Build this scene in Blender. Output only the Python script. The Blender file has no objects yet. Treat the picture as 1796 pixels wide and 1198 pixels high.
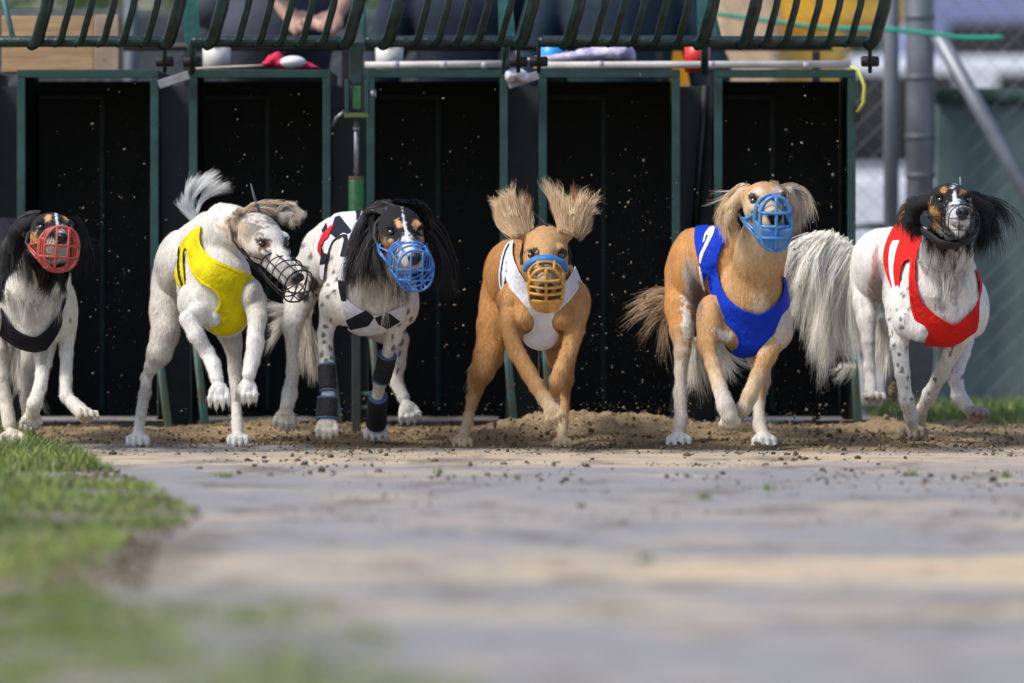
import bpy, bmesh, math, random
import numpy as np
from mathutils import Vector, Matrix
random.seed(7); RNG = np.random.default_rng(7)
C = bpy.context.scene.collection
SC = bpy.context.scene
PI = math.pi

# ------------------------------------------------------------------ camera, world, sun, exposure
FPX, CX, HY, CAMZ = 12386.0, 898.0, 346.0, 0.70      # focal length and horizon of the photo, in photo pixels
cam = bpy.data.cameras.new('camera'); camo = bpy.data.objects.new('camera', cam); C.objects.link(camo)
camo.location = (0, 0, CAMZ); camo.rotation_euler = (PI/2, 0, 0)
cam.sensor_width = 36; cam.lens = FPX/1796*36; cam.shift_y = -(599-HY)/1796
cam.clip_start = 0.5; cam.clip_end = 2000
cam.dof.use_dof = True; cam.dof.focus_distance = 19.62; cam.dof.aperture_fstop = 2.5
SC.camera = camo
SC.cycles.max_bounces = 14; SC.cycles.diffuse_bounces = 8; SC.cycles.transmission_bounces = 10
w = bpy.data.worlds.new('World'); SC.world = w; w.use_nodes = True
nt = w.node_tree; bg = nt.nodes['Background']; sky = nt.nodes.new('ShaderNodeTexSky'); sky.sky_type = 'NISHITA'
SUN_DIR = Vector((-0.62, -0.30, 0.78)).normalized()  # towards the sun
el = math.asin(SUN_DIR.z); az = math.atan2(SUN_DIR.x, SUN_DIR.y)
sky.sun_disc = False; sky.sun_elevation = el; sky.sun_rotation = az; sky.dust_density = 2.0; sky.air_density = 1.0
nt.links.new(sky.outputs[0], bg.inputs[0]); bg.inputs[1].default_value = 0.13
sl = bpy.data.lights.new('sun', 'SUN'); so = bpy.data.objects.new('sun', sl); C.objects.link(so)
sl.energy = 2.4; sl.angle = math.radians(14); sl.color = (1, 0.95, 0.87)
so.rotation_euler = SUN_DIR.to_track_quat('Z', 'Y').to_euler()
SC.view_settings.view_transform = 'Standard'; SC.view_settings.look = 'None'
SC.view_settings.gamma = 1; SC.view_settings.exposure = 0.60

# ------------------------------------------------------------------ helpers
def P(px, py, Y):
    return np.array(((px-CX)/FPX*Y, Y, CAMZ-(py-HY)/FPX*Y))
def D(p):                       # (px, py, dy) with dy measured from the dogs' line at 20 m
    return P(p[0], p[1], 20+p[2])
def tag(o, label=None, cat=None, group=None, kind=None):
    if label: o['label'] = label
    if cat: o['category'] = cat
    if group: o['group'] = group
    if kind: o['kind'] = kind
    return o
def empty(name, loc, label, cat, group=None):
    o = bpy.data.objects.new(name, None); C.objects.link(o); o.location = loc; o.empty_display_size = .1
    return tag(o, label, cat, group)
def link(name, me, mat, parent=None):
    o = bpy.data.objects.new(name, me); C.objects.link(o)
    if mat is not None: me.materials.append(mat)
    if parent is not None:
        o.parent = parent
        if parent.parent is None: o.matrix_parent_inverse = Matrix.Translation(-Vector(parent.location))   # parts keep world coordinates; sub-parts inherit them
    return o
def fast_mesh(name, V, Fq, smooth=True, col=None):
    V = np.asarray(V, np.float32); Fq = np.asarray(Fq, np.int32); k = Fq.shape[1]
    me = bpy.data.meshes.new(name); me.vertices.add(len(V)); me.vertices.foreach_set('co', V.ravel())
    me.loops.add(Fq.size); me.loops.foreach_set('vertex_index', Fq.ravel())
    me.polygons.add(len(Fq)); me.polygons.foreach_set('loop_start', np.arange(0, Fq.size, k, dtype=np.int32))
    me.polygons.foreach_set('use_smooth', np.full(len(Fq), smooth))
    if col is not None:
        a = me.color_attributes.new('Col', 'FLOAT_COLOR', 'POINT')
        c4 = np.ones((len(V), 4), np.float32); c4[:, :3] = col; a.data.foreach_set('color', c4.ravel())
    me.update(calc_edges=True); me.validate(); return me

class MB:
    """collects simple shapes into one mesh"""
    def __init__(s): s.bm = bmesh.new()
    def box(s, c, size, rot=None):
        r = bmesh.ops.create_cube(s.bm, size=1); M = Matrix.Translation(c)
        if rot is not None: M = M @ rot
        M = M @ Matrix.Diagonal((*size, 1)); bmesh.ops.transform(s.bm, matrix=M, verts=r['verts']); return s
    def span(s, x0, x1, y0, y1, z0, z1): return s.box(((x0+x1)/2, (y0+y1)/2, (z0+z1)/2), (abs(x1-x0), abs(y1-y0), abs(z1-z0)))
    def tube(s, pts, r, n=10, cap=True, closed=False, flat=1.0, up=None):
        pts = [Vector(p) for p in pts]; m = len(pts); rr = r if hasattr(r, '__len__') else [r]*m
        rings = []; nrm = None
        for i in range(m):
            a = pts[i-1] if (i > 0 or closed) else pts[i]; b = pts[(i+1) % m] if (i < m-1 or closed) else pts[i]
            t = (b-a).normalized()
            if nrm is None:
                nrm = Vector(up) if up is not None else (Vector((0, 0, 1)) if abs(t.z) < .9 else Vector((0, 1, 0)))
            nrm = (nrm - t*nrm.dot(t)).normalized(); bi = t.cross(nrm)
            rings.append([s.bm.verts.new(pts[i]+rr[i]*(nrm*flat*math.cos(2*PI*k/n)+bi*math.sin(2*PI*k/n))) for k in range(n)])
        for i in range(m if closed else m-1):
            A = rings[i]; B = rings[(i+1) % m]
            for k in range(n):
                s.bm.faces.new((A[k], A[(k+1) % n], B[(k+1) % n], B[k])).smooth = True
        if cap and not closed:
            s.bm.faces.new(rings[0][::-1]); s.bm.faces.new(rings[-1])
        return s
    def prism(s, poly, y0, y1):     # poly of (x, z)
        a = [s.bm.verts.new((x, y0, z)) for x, z in poly]; b = [s.bm.verts.new((x, y1, z)) for x, z in poly]; n = len(poly)
        s.bm.faces.new(a); s.bm.faces.new(b[::-1])
        for i in range(n): s.bm.faces.new((a[i], b[i], b[(i+1) % n], a[(i+1) % n]))
        return s
    def sphere(s, c, r, sub=2, sc=(1, 1, 1)):
        q = bmesh.ops.create_icosphere(s.bm, subdivisions=sub, radius=r)
        bmesh.ops.transform(s.bm, matrix=Matrix.Translation(c) @ Matrix.Diagonal((*sc, 1)), verts=q['verts'])
        for v in q['verts']:
            for f in v.link_faces: f.smooth = True
        return s
    def build(s, name, mat, parent=None, bevel=0):
        bmesh.ops.recalc_face_normals(s.bm, faces=s.bm.faces)
        me = bpy.data.meshes.new(name); s.bm.to_mesh(me); s.bm.free()
        o = link(name, me, mat, parent)
        if bevel:
            m = o.modifiers.new('bevel', 'BEVEL'); m.width = bevel; m.segments = 2; m.limit_method = 'ANGLE'
        return o

def mat(name, col, rough=.6, metal=0, noise=0, nscale=20, col2=None, bump=0, bscale=40, spec=.5, attr=False, stretch=(1, 1, 1), sheen=0, trans=0, coat=0):
    m = bpy.data.materials.new(name); m.use_nodes = True; n = m.node_tree.nodes; l = m.node_tree.links; b = n['Principled BSDF']
    b.inputs['Roughness'].default_value = rough; b.inputs['Metallic'].default_value = metal
    b.inputs['Specular IOR Level'].default_value = spec; b.inputs['Sheen Weight'].default_value = sheen
    b.inputs['Transmission Weight'].default_value = trans; b.inputs['Coat Weight'].default_value = coat
    tc = n.new('ShaderNodeNewGeometry'); mp = n.new('ShaderNodeMapping'); l.new(tc.outputs['Position'], mp.inputs[0]); mp.inputs['Scale'].default_value = stretch
    src = None
    if attr:
        at = n.new('ShaderNodeAttribute'); at.attribute_name = 'Col'; src = at.outputs['Color']
    if noise:
        nz = n.new('ShaderNodeTexNoise'); nz.inputs['Scale'].default_value = nscale; nz.inputs['Detail'].default_value = 6; l.new(mp.outputs[0], nz.inputs['Vector'])
        rp = n.new('ShaderNodeValToRGB'); rp.color_ramp.elements[0].position = .38; rp.color_ramp.elements[1].position = .66
        c2 = col2 if col2 else tuple(c*(1-noise) for c in col)
        if attr:
            rp.color_ramp.elements[0].color = (1-noise, 1-noise, 1-noise, 1); rp.color_ramp.elements[1].color = (1, 1, 1, 1)
            mx = n.new('ShaderNodeMix'); mx.data_type = 'RGBA'; mx.blend_type = 'MULTIPLY'; mx.inputs[0].default_value = 1
            l.new(src, mx.inputs[6]); l.new(rp.outputs[0], mx.inputs[7]); src = mx.outputs[2]
        else:
            rp.color_ramp.elements[0].color = (*c2, 1); rp.color_ramp.elements[1].color = (*col, 1); src = rp.outputs[0]
        l.new(nz.outputs[0], rp.inputs[0])
    if src is not None: l.new(src, b.inputs['Base Color'])
    else: b.inputs['Base Color'].default_value = (*col, 1)
    if bump:
        nb = n.new('ShaderNodeTexNoise'); nb.inputs['Scale'].default_value = bscale; nb.inputs['Detail'].default_value = 5; l.new(mp.outputs[0], nb.inputs['Vector'])
        bp = n.new('ShaderNodeBump'); bp.inputs['Strength'].default_value = bump; bp.inputs['Distance'].default_value = .01
        l.new(nb.outputs[0], bp.inputs['Height']); l.new(bp.outputs[0], b.inputs['Normal'])
    return m

# ------------------------------------------------------------------ implicit surfaces (one continuous skin per body)
def surface_nets(Fd, org, h):
    S = Fd < 0; nx, ny, nz = Fd.shape
    cnt = np.zeros((nx-1, ny-1, nz-1), np.int8)
    for a in (0, 1):
        for b in (0, 1):
            for c in (0, 1): cnt += S[a:nx-1+a, b:ny-1+b, c:nz-1+c]
    act = (cnt > 0) & (cnt < 8); I = np.argwhere(act); del cnt
    idx = np.full(act.shape, -1, np.int32); idx[act] = np.arange(len(I))
    pos = np.zeros((len(I), 3)); n = np.zeros(len(I))
    for ax in range(3):
        o = [k for k in range(3) if k != ax]
        for u in (0, 1):
            for v in (0, 1):
                a = I.copy(); a[:, o[0]] += u; a[:, o[1]] += v; b = a.copy(); b[:, ax] += 1
                fa = Fd[a[:, 0], a[:, 1], a[:, 2]]; fb = Fd[b[:, 0], b[:, 1], b[:, 2]]; m = (fa < 0) != (fb < 0)
                t = np.where(m, fa/np.where(m, fa-fb, 1), 0); q = a.astype(float); q[:, ax] += t
                pos[m] += q[m]; n[m] += 1
    V = pos/n[:, None]*h+org
    quads = []
    for ax in range(3):
        o = [(ax+1) % 3, (ax+2) % 3]
        sl0 = [slice(1, -1)]*3; sl1 = [slice(1, -1)]*3; sl0[ax] = slice(0, -1); sl1[ax] = slice(1, None)
        A = S[tuple(sl0)]; B = S[tuple(sl1)]; E = np.argwhere(A != B)
        if not len(E): continue
        inside = A[E[:, 0], E[:, 1], E[:, 2]]
        E = E.copy(); E[:, o[0]] += 1; E[:, o[1]] += 1
        def cell(du, dv):
            c = E.copy(); c[:, o[0]] -= du; c[:, o[1]] -= dv; return idx[c[:, 0], c[:, 1], c[:, 2]]
        q = np.stack([cell(1, 1), cell(0, 1), cell(0, 0), cell(1, 0)], 1)
        q[~inside] = q[~inside][:, ::-1]; quads.append(q)
    Q = np.concatenate(quads); Q = Q[(Q >= 0).all(1)]
    return V, Q

class Field:
    def __init__(s, h): s.h = h; s.prims = []
    # prim: dict(kind, a, b, ra, rb, R, k, col, g)
    def cone(s, a, ra, b, rb, col, k=.012, g='L'): s.prims.append(dict(t='c', a=np.array(a, float), b=np.array(b, float), ra=ra, rb=rb, k=k, col=col, g=g))
    def ell(s, c, r, col, R=None, k=.012, g='L'): s.prims.append(dict(t='e', a=np.array(c, float), r=np.array(r, float), R=np.eye(3) if R is None else R, k=k, col=col, g=g))
    def cut(s, c, r, k=.004, R=None): s.prims.append(dict(t='e', a=np.array(c, float), r=np.array(r, float), R=np.eye(3) if R is None else R, k=k, col=None, g='X'))
    @staticmethod
    def dist(p, X, Y, Z):
        if p['t'] == 'c':
            a, b = p['a'], p['b']; ba = b-a; L2 = ba@ba+1e-9
            dx = X-a[0]; dy = Y-a[1]; dz = Z-a[2]
            t = np.clip((dx*ba[0]+dy*ba[1]+dz*ba[2])/L2, 0, 1)
            return np.sqrt((dx-t*ba[0])**2+(dy-t*ba[1])**2+(dz-t*ba[2])**2)-(p['ra']+(p['rb']-p['ra'])*t)
        a, r, R = p['a'], p['r'], p['R']; dx = X-a[0]; dy = Y-a[1]; dz = Z-a[2]; k0 = 0; k1 = 0
        for i in range(3):
            q = (dx*R[0, i]+dy*R[1, i]+dz*R[2, i])/r[i]; k0 = k0+q*q; k1 = k1+(q/r[i])**2
        k0 = np.sqrt(k0)+1e-9; k1 = np.sqrt(k1)+1e-9
        return k0*(k0-1)/k1
    def bounds(s, p):
        if p['t'] == 'c': m = max(p['ra'], p['rb']); return np.minimum(p['a'], p['b'])-m, np.maximum(p['a'], p['b'])+m
        e = np.sqrt(((p['R']*p['r'])**2).sum(1)); return p['a']-e, p['a']+e
    def grid(s, prims, pad=.03):
        lo = np.min([s.bounds(p)[0] for p in prims], 0)-pad; hi = np.max([s.bounds(p)[1] for p in prims], 0)+pad
        h = s.h; n = np.ceil((hi-lo)/h).astype(int)+1; G = np.full(n, .2, np.float32)
        ax = [lo[i]+np.arange(n[i])*h for i in range(3)]
        for p in prims:
            b0, b1 = s.bounds(p); mg = p['k']+.026
            i0 = np.maximum(np.floor((b0-mg-lo)/h).astype(int), 0); i1 = np.minimum(np.ceil((b1+mg-lo)/h).astype(int)+1, n)
            if (i1 <= i0).any(): continue
            X, Y, Z = np.meshgrid(*[ax[i][i0[i]:i1[i]] for i in range(3)], indexing='ij', sparse=True)
            d = s.dist(p, X, Y, Z).astype(np.float32); sl = tuple(slice(i0[i], i1[i]) for i in range(3)); g = G[sl]; k = p['k']
            if p['g'] == 'X':
                hh = np.clip(.5-.5*(g+d)/k, 0, 1); G[sl] = g+(-d-g)*hh+k*hh*(1-hh)
            else:
                hh = np.clip(.5+.5*(g-d)/k, 0, 1); G[sl] = g+(d-g)*hh-k*hh*(1-hh)
        return G, lo
    def colours(s, V, sharp=.006):
        W = np.zeros(len(V)); A = np.zeros((len(V), 3))
        for p in s.prims:
            if p['g'] == 'X' or p['col'] is None: continue
            d = s.dist(p, V[:, 0], V[:, 1], V[:, 2]); wt = np.exp(-np.clip(d, -.02, .3)/sharp); W += wt; A += wt[:, None]*np.array(p['col'])
        return A/np.maximum(W, 1e-12)[:, None]

def vnoise(Pn, sc, seed=0):
    """smooth value noise on points (n,3)"""
    q = Pn*sc+seed*17.3; i = np.floor(q).astype(np.int64); f = q-i; f = f*f*(3-2*f); r = 0
    for a in (0, 1):
        for b in (0, 1):
            for c in (0, 1):
                hsh = ((i[:, 0]+a)*374761393+(i[:, 1]+b)*668265263+(i[:, 2]+c)*2147483647+seed*974711) & 0xffffffff
                hsh = ((hsh ^ (hsh >> 13))*1274126177) & 0xffffffff; hsh = (hsh ^ (hsh >> 16)) & 0xffff
                wgt = (f[:, 0] if a else 1-f[:, 0])*(f[:, 1] if b else 1-f[:, 1])*(f[:, 2] if c else 1-f[:, 2])
                r = r+wgt*hsh/65535.0
    return r
def pix(V): return CX+V[..., 0]/V[..., 1]*FPX, HY+(CAMZ-V[..., 2])/V[..., 1]*FPX
def normals(V, Q):
    n = np.cross(V[Q[:, 2]]-V[Q[:, 0]], V[Q[:, 3]]-V[Q[:, 1]]); N = np.zeros_like(V)
    for k in range(4): np.add.at(N, Q[:, k], n)
    return N/(np.linalg.norm(N, axis=1)[:, None]+1e-12)

def poly_sdf(poly, x0, y0, wd, ht):
    X, Y = np.meshgrid(x0+np.arange(wd), y0+np.arange(ht), indexing='ij'); d = np.full(X.shape, 1e9); s = np.ones(X.shape); n = len(poly)
    for i in range(n):
        ax, ay = poly[i]; bx, by = poly[i-1]; ex, ey = bx-ax, by-ay; wx, wy = X-ax, Y-ay
        t = np.clip((wx*ex+wy*ey)/(ex*ex+ey*ey+1e-9), 0, 1); d = np.minimum(d, (wx-ex*t)**2+(wy-ey*t)**2)
        c1 = Y >= ay; c2 = Y < by; c3 = ex*wy > ey*wx; fl = (c1 & c2 & c3) | (~c1 & ~c2 & ~c3); s = np.where(fl, -s, s)
    return s*np.sqrt(d)
def smooth_poly(poly, it=2):
    for _ in range(it):
        q = []
        for i in range(len(poly)):
            a = poly[i]; b = poly[(i+1) % len(poly)]
            q += [(a[0]*.75+b[0]*.25, a[1]*.75+b[1]*.25), (a[0]*.25+b[0]*.75, a[1]*.25+b[1]*.75)]
        poly = q
    return poly
def shell(G, lo, h, polys, off, thick, ycut, sm=2):
    """cloth: a thin skin lying 'off' outside the body field, cut to outlines"""
    pts = [p for pl in polys for p in pl]; x0 = int(min(p[0] for p in pts))-12; x1 = int(max(p[0] for p in pts))+12
    y0 = int(min(p[1] for p in pts))-12; y1 = int(max(p[1] for p in pts))+12
    M = None
    for pl in polys:
        sd = poly_sdf(smooth_poly(pl, sm) if sm else pl, x0, y0, x1-x0, y1-y0); M = sd if M is None else np.minimum(M, sd)
    nx, ny, nz = G.shape; X = lo[0]+np.arange(nx)*h; Y = lo[1]+np.arange(ny)*h; Z = lo[2]+np.arange(nz)*h
    R = np.maximum(G-off, (off-thick)-G); m = (R < .02)
    I = np.argwhere(m); V = np.stack([X[I[:, 0]], Y[I[:, 1]], Z[I[:, 2]]], 1); px, py = pix(V)
    u = np.clip(px-x0, 0, x1-x0-1.001); v = np.clip(py-y0, 0, y1-y0-1.001); iu = u.astype(int); iv = v.astype(int); fu = u-iu; fv = v-iv
    iu2 = np.minimum(iu+1, M.shape[0]-1); iv2 = np.minimum(iv+1, M.shape[1]-1)
    sd = (M[iu, iv]*(1-fu)*(1-fv)+M[iu2, iv]*fu*(1-fv)+M[iu, iv2]*(1-fu)*fv+M[iu2, iv2]*fu*fv)*V[:, 1]/FPX
    out = np.full(G.shape, .05, np.float32)
    out[I[:, 0], I[:, 1], I[:, 2]] = np.maximum(np.maximum(R[I[:, 0], I[:, 1], I[:, 2]], sd), V[:, 1]-(20+ycut))
    return surface_nets(out, lo, h)

def largest_piece(V, Qd, th=.12):
    lab = np.arange(len(V))
    while True:
        m = lab[Qd].min(1); new = lab.copy(); np.minimum.at(new, Qd.ravel(), np.repeat(m, Qd.shape[1])); new = new[new]
        if (new == lab).all(): break
        lab = new
    u, c = np.unique(lab, return_counts=True); big = u[c > th*c.max()]; k = lab == min(big, key=lambda q: V[lab == q, 1].mean()); idx = np.cumsum(k)-1
    return V[k], idx[Qd[k[Qd[:, 0]]]]
def polyline(pts, u):
    """pts (m,3) sampled smoothly at parameters u in 0..1"""
    pts = np.asarray(pts, float); m = len(pts)
    if m == 1: return np.repeat(pts, len(u), 0)
    x = np.clip(u, 0, 1)*(m-1); i = np.minimum(x.astype(int), m-2); f = (x-i)[:, None]
    p1 = pts[i]; p2 = pts[i+1]; p0 = pts[np.maximum(i-1, 0)]; p3 = pts[np.minimum(i+2, m-1)]
    return .5*((2*p1)+(-p0+p2)*f+(2*p0-5*p1+4*p2-p3)*f**2+(-p0+3*p1-3*p2+p3)*f**3)
def strand_mesh(name, PT, rad, col, K=3):
    """PT (n,k,3) strands -> thin tapered ribbons"""
    n, k, _ = PT.shape; T = np.gradient(PT, axis=1); T /= np.linalg.norm(T, axis=2, keepdims=True)+1e-9
    ref = np.array((-.25, -.8, .55))+RNG.normal(size=(n, 1, 3))*.32; A = np.cross(T, ref); A /= np.linalg.norm(A, axis=2, keepdims=True)+1e-9; B = np.cross(T, A)
    tt = np.linspace(0, 1, k)[None, :, None]; r = np.asarray(rad).reshape(-1, 1, 1)*(1-.85*tt**1.5)
    V = np.stack([PT-r*A, PT+r*A], 2).reshape(-1, 3); K = 2
    base = ((np.arange(n)[:, None]*k+np.arange(k-1)[None, :])*2).ravel()
    Fq = np.stack([base, base+1, base+3, base+2], -1)
    return fast_mesh(name, V, Fq, True, np.repeat(col, k*K, 0))
def bez_hair(A, Cc, B, n, rad, col, jit=.004, clumps=0, end=.0, wav=.004, lenvar=.35, k=8, cv=.18):
    """strands rooted along A, bending by Cc, ending along B (each a list of (px,py,dy))"""
    A, Cc, B = [np.array([D(p) for p in q]) for q in (A, Cc, B)]; n = int(n*1.15); rad *= .72; jit *= .6; end *= .6
    u = RNG.random(n); a = polyline(A, u)+RNG.normal(size=(n, 3))*jit; c = polyline(Cc, u); b = polyline(B, u)
    if clumps:
        uk = (np.floor(u*clumps)+.5)/clumps; cn = RNG.normal(size=(clumps, 3))*jit*3.5; ci = np.minimum((u*clumps).astype(int), clumps-1)
        b = polyline(B, uk)*.82+b*.18+cn[ci]; c = c+cn[ci]*.5
    b = b+RNG.normal(size=(n, 3))*(end+jit); c = c+RNG.normal(size=(n, 3))*jit
    ln = 1-RNG.random(n)**1.4*lenvar; t = (np.linspace(0, 1, k)[None, :]*ln[:, None])[..., None]
    PT = a[:, None]*(1-t)**2+2*t*(1-t)*c[:, None]+t*t*b[:, None]
    ph = RNG.random((n, 1, 3))*2*PI; PT = PT+np.sin(t*7+ph)*wav*t
    col = np.atleast_2d(np.array(col)); cc = col[RNG.integers(0, len(col), n)]*(1+RNG.normal(size=(n, 1))*cv)
    return PT, np.full(n, rad)*RNG.uniform(.6, 1.2, n), np.clip(cc, .002, .9)
def hair_obj(name, parts, m, parent):
    PT = np.concatenate([p[0] for p in parts]); r = np.concatenate([p[1] for p in parts]); c = np.concatenate([p[2] for p in parts])
    return link(name, strand_mesh(name, PT, r, c), m, parent)

# ------------------------------------------------------------------ coat, cloth and gate materials
M_COAT = mat('coat', (1, 1, 1), .75, noise=.20, nscale=110, bump=.45, bscale=240, attr=True, stretch=(1, 1, .35), spec=.25)
M_FUR = mat('fur', (1, 1, 1), .6, attr=True, spec=.3)
def translucent(m, f):      # thin hair lets light through
    n = m.node_tree.nodes; l = m.node_tree.links; t = n.new('ShaderNodeBsdfTranslucent'); x = n.new('ShaderNodeMixShader'); x.inputs[0].default_value = f
    l.new([k for k in n if k.type == 'ATTRIBUTE'][0].outputs['Color'], t.inputs['Color']); o = n['Material Output']; l.new(n['Principled BSDF'].outputs[0], x.inputs[1]); l.new(t.outputs[0], x.inputs[2]); l.new(x.outputs[0], o.inputs['Surface'])
translucent(M_FUR, .20)
M_FURB = mat('black_fur', (1, 1, 1), .48, attr=True, spec=.22)
M_EYE = mat('eye', (.012, .006, .004), .06, spec=.7, coat=1)
M_NOSE = mat('nose', (.012, .012, .014), .33, bump=.3, bscale=900, spec=.6)
def cloth(name, col, rough=.75): return mat(name, col, rough, noise=.22, nscale=22, bump=.5, bscale=70, spec=.2)
WHITE = (.80, .78, .74); WARMW = (.68, .61, .51); GREYW = (.42, .39, .36); CREAM = (.58, .44, .28); TAN = (.47, .25, .095); GOLD = (.52, .30, .13)
RUST = (.42, .19, .06); BLACK = (.010, .010, .012); DARK = (.035, .032, .034); PINK = (.45, .30, .26); SAND = (.34, .25, .16); PAD = (.22, .12, .09)
Q = 20/FPX     # metres in one photo pixel at the dogs' line

class Dog:
    def __init__(s, label, h=.0036):
        s.fleck = None; s.F = Field(h); s.paint = []; s.label = label; s.h = h
    def e(s, p, r, col, g='L', k=.02, R=None): s.F.ell(D(p), np.array(r)*Q, col, g=g, k=k, R=R)
    def c(s, p, r1, q, r2, col, g='L', k=.014): s.F.cone(D(p), r1*Q, D(q), r2*Q, col, g=g, k=k)
    def chain(s, pts, col, g='L', k=.008):
        th = lambda r: r*(.86 if r < 19 else .93)
        for i in range(len(pts)-1):
            cc = pts[i][4] if len(pts[i]) > 4 else col
            s.c(pts[i][:3], th(pts[i][3]), pts[i+1][:3], th(pts[i+1][3]), cc, g, k)
    def paw(s, p, w, col, fd=(0, -1, -.3), lt=(1, 0, 0), pad=None, nail=DARK, toe=.5):
        c = D(p); w = w*Q; fd = np.array(fd, float); fd /= np.linalg.norm(fd); lt = np.array(lt, float); lt -= fd*(lt@fd); lt /= np.linalg.norm(lt)
        up = np.cross(lt, fd); up *= 1 if up[2] > 0 or abs(up[2]) < .2 else -1
        if abs(up[2]) < .2 and up[1] > 0: up = -up
        R = np.stack([lt, fd, up], 1); s.F.ell(c, (w*.40, w*.42, w*.34), col, R=R, k=.006)
        for k in (-1.5, -.5, .5, 1.5):
            ln = toe+(.10 if abs(k) < 1 else 0); a = c+lt*k*w*.21+up*w*.10; m = c+lt*k*w*.26+fd*w*(ln*.65)+up*w*.10; b = c+lt*k*w*.275+fd*w*ln-up*w*.10
            s.F.cone(a, w*.13, m, w*.145, col, k=.0025); s.F.cone(m, w*.145, b, w*.115, col, k=.002)
            n = b+fd*w*.10-up*w*.05; s.F.cone(n-fd*w*.05, w*.045, n+fd*w*.05-up*w*.07, w*.020, nail, k=.001)
        if pad is not None:
            s.F.ell(c+fd*w*.05-up*w*.25, (w*.26, w*.2, w*.14), pad, R=R, k=.003)
            for k in (-1.5, -.5, .5, 1.5): s.F.ell(c+lt*k*w*.27+fd*w*.42-up*w*.16, (w*.10, w*.13, w*.09), pad, R=R, k=.002)
    def head(s, centre, yaw, pitch, roll=0, sc=1.0, skull=TAN, muzzle=TAN, cheek=None, brow=None, jaw=None, openm=0, nose=True, throat=None):
        y, t = math.radians(yaw), math.radians(pitch)
        f = np.array((math.sin(y)*math.cos(t), -math.cos(y)*math.cos(t), -math.sin(t))); lt = np.array((math.cos(y), math.sin(y), 0)); up = np.cross(f, lt)
        if up[2] < 0: up = -up
        rr = math.radians(roll); lt, up = lt*math.cos(rr)+up*math.sin(rr), up*math.cos(rr)-lt*math.sin(rr)
        s.hc = D(centre); s.hf, s.hl, s.hu, s.hs = f, lt, up, sc*Q; R = np.stack([lt, f, up], 1)
        H = s.H; q = sc*Q; cheek = cheek or skull; brow = brow or skull; jaw = jaw or muzzle
        def e(c, r, col, k=.01): s.F.ell(H(*c), np.array(r)*q, col, R=R, k=k)
        def c(a, ra, b, rb, col, k=.01): s.F.cone(H(*a), ra*q, H(*b), rb*q, col, k=k)
        e((0, -6, -1), (36, 54, 29), skull); e((0, 26, 9), (23, 40, 17), skull)
        for m in (-1, 1):
            e((m*21, 35, 12), (12, 13, 7.5), brow, .006); e((m*22, 16, -14), (15, 32, 20), cheek, .012)
            e((m*23, 50, -8), (9, 16, 8), cheek, .008); c((m*9, 82, -22), 11, (m*7, 128, -24), 9.5, muzzle, .006)
        c((0, 34, -5), 21, (0, 85, -11), 16.5, muzzle, .012); c((0, 85, -11), 16.5, (0, 131, -15), 13.5, muzzle, .008)
        e((0, 55, 2), (13, 36, 10), muzzle, .01)
        c((0, 20, -30), 17, (0, 114, -33-openm), 8.5, jaw, .006)
        if throat: c((0, -8, -18), 34, (0, 10, -32), 20, throat, .015)
        if openm: s.F.cut(H(0, 108, -30-openm*.45), np.array((10, 30, openm*.42+1))*q, R=R)
        for m in (-1, 1): s.F.cut(H(m*27, 52, 4), np.array((7, 8, 4.6))*q, k=.004, R=R)
        s.F.ell(H(0, 140, -11), np.array((9, 7, 8))*q, BLACK, R=R, k=.003)
    def H(s, l, f, u): return s.hc+(s.hl*l+s.hf*f+s.hu*u)*s.hs
    def build(s, root_px, vest=None, pads=(), short_fur=26000, hairs=(), fur_dir=(0, .35, -1)):
        base = D(root_px); root = empty('racing_dog', tuple(base), s.label, 'dog', 'racing dogs leaving the starting boxes'); s.root = root
        G, lo = s.F.grid(s.F.prims); V, Qd = surface_nets(G, lo, s.h); N = normals(V, Qd)
        hd_ = np.clip(np.linalg.norm(V-(s.hc+s.hf*60*s.hs), axis=1)/.16-.8, 0, 1)[:, None]      # sinew and skin folds, fading out on the head
        V = V+N*hd_*(.0060*(np.abs(vnoise(V*np.array((1, .8, .32)), 21, 31)-.5)*2-.45)+.0022*(vnoise(V*np.array((1, 1, .5)), 60, 32)-.5))[:, None]; N = normals(V, Qd)
        col = s.F.colours(V); px, py = pix(V)
        for it in s.paint:            # patches of coat colour and some painted shade: (px, py, rx, ry, colour, y limit, angle)
            x, y, rx, ry, cc = it[:5]; sp_ = rx < 8.5 and ry < 11 and max(cc) < .06; rx, ry = (rx*.8, ry*.8) if sp_ else (rx, ry); yl = it[5] if len(it) > 5 else 9; an = math.radians(it[6] if len(it) > 6 else 0)
            dx, dy = px-x, py-y; u = dx*math.cos(an)+dy*math.sin(an); v = -dx*math.sin(an)+dy*math.cos(an)
            wob = 1+.8*(vnoise(V, 60, 3)-.5)+.8*(vnoise(V, 170, 6)-.5); dd = np.sqrt((u/rx)**2+(v/ry)**2)*wob
            a = np.clip((1.15-dd)/.38, 0, 1)*(V[:, 1] < 20+yl); a = a[:, None]*(it[7] if len(it) > 7 else (.8 if sp_ else 1)); col = col*(1-a)+np.array(cc)*a
        if s.fleck:           # small soft ticking in the white coat
            z0, z1, st = s.fleck; f1 = vnoise(V*np.array((1, 1, .7)), 95, 21)+.35*vnoise(V, 220, 22); big = vnoise(V, 13, 23); wh = np.clip((col.min(1)-.35)*6, 0, 1)
            a = np.clip((f1-.98-.10*(1-big)*2)*9, 0, 1)*wh*np.clip((px-px+py-z0)/40, 0, 1)*st; col = col*(1-a[:, None])+np.array((.06, .055, .055))*a[:, None]
        n1 = vnoise(V, 14, 1)[:, None]; n2 = vnoise(V*np.array((1, 1, .5)), 90, 2)[:, None]
        col = np.clip(col*(.86+.2*n1+.12*n2), .003, .9)
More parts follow.
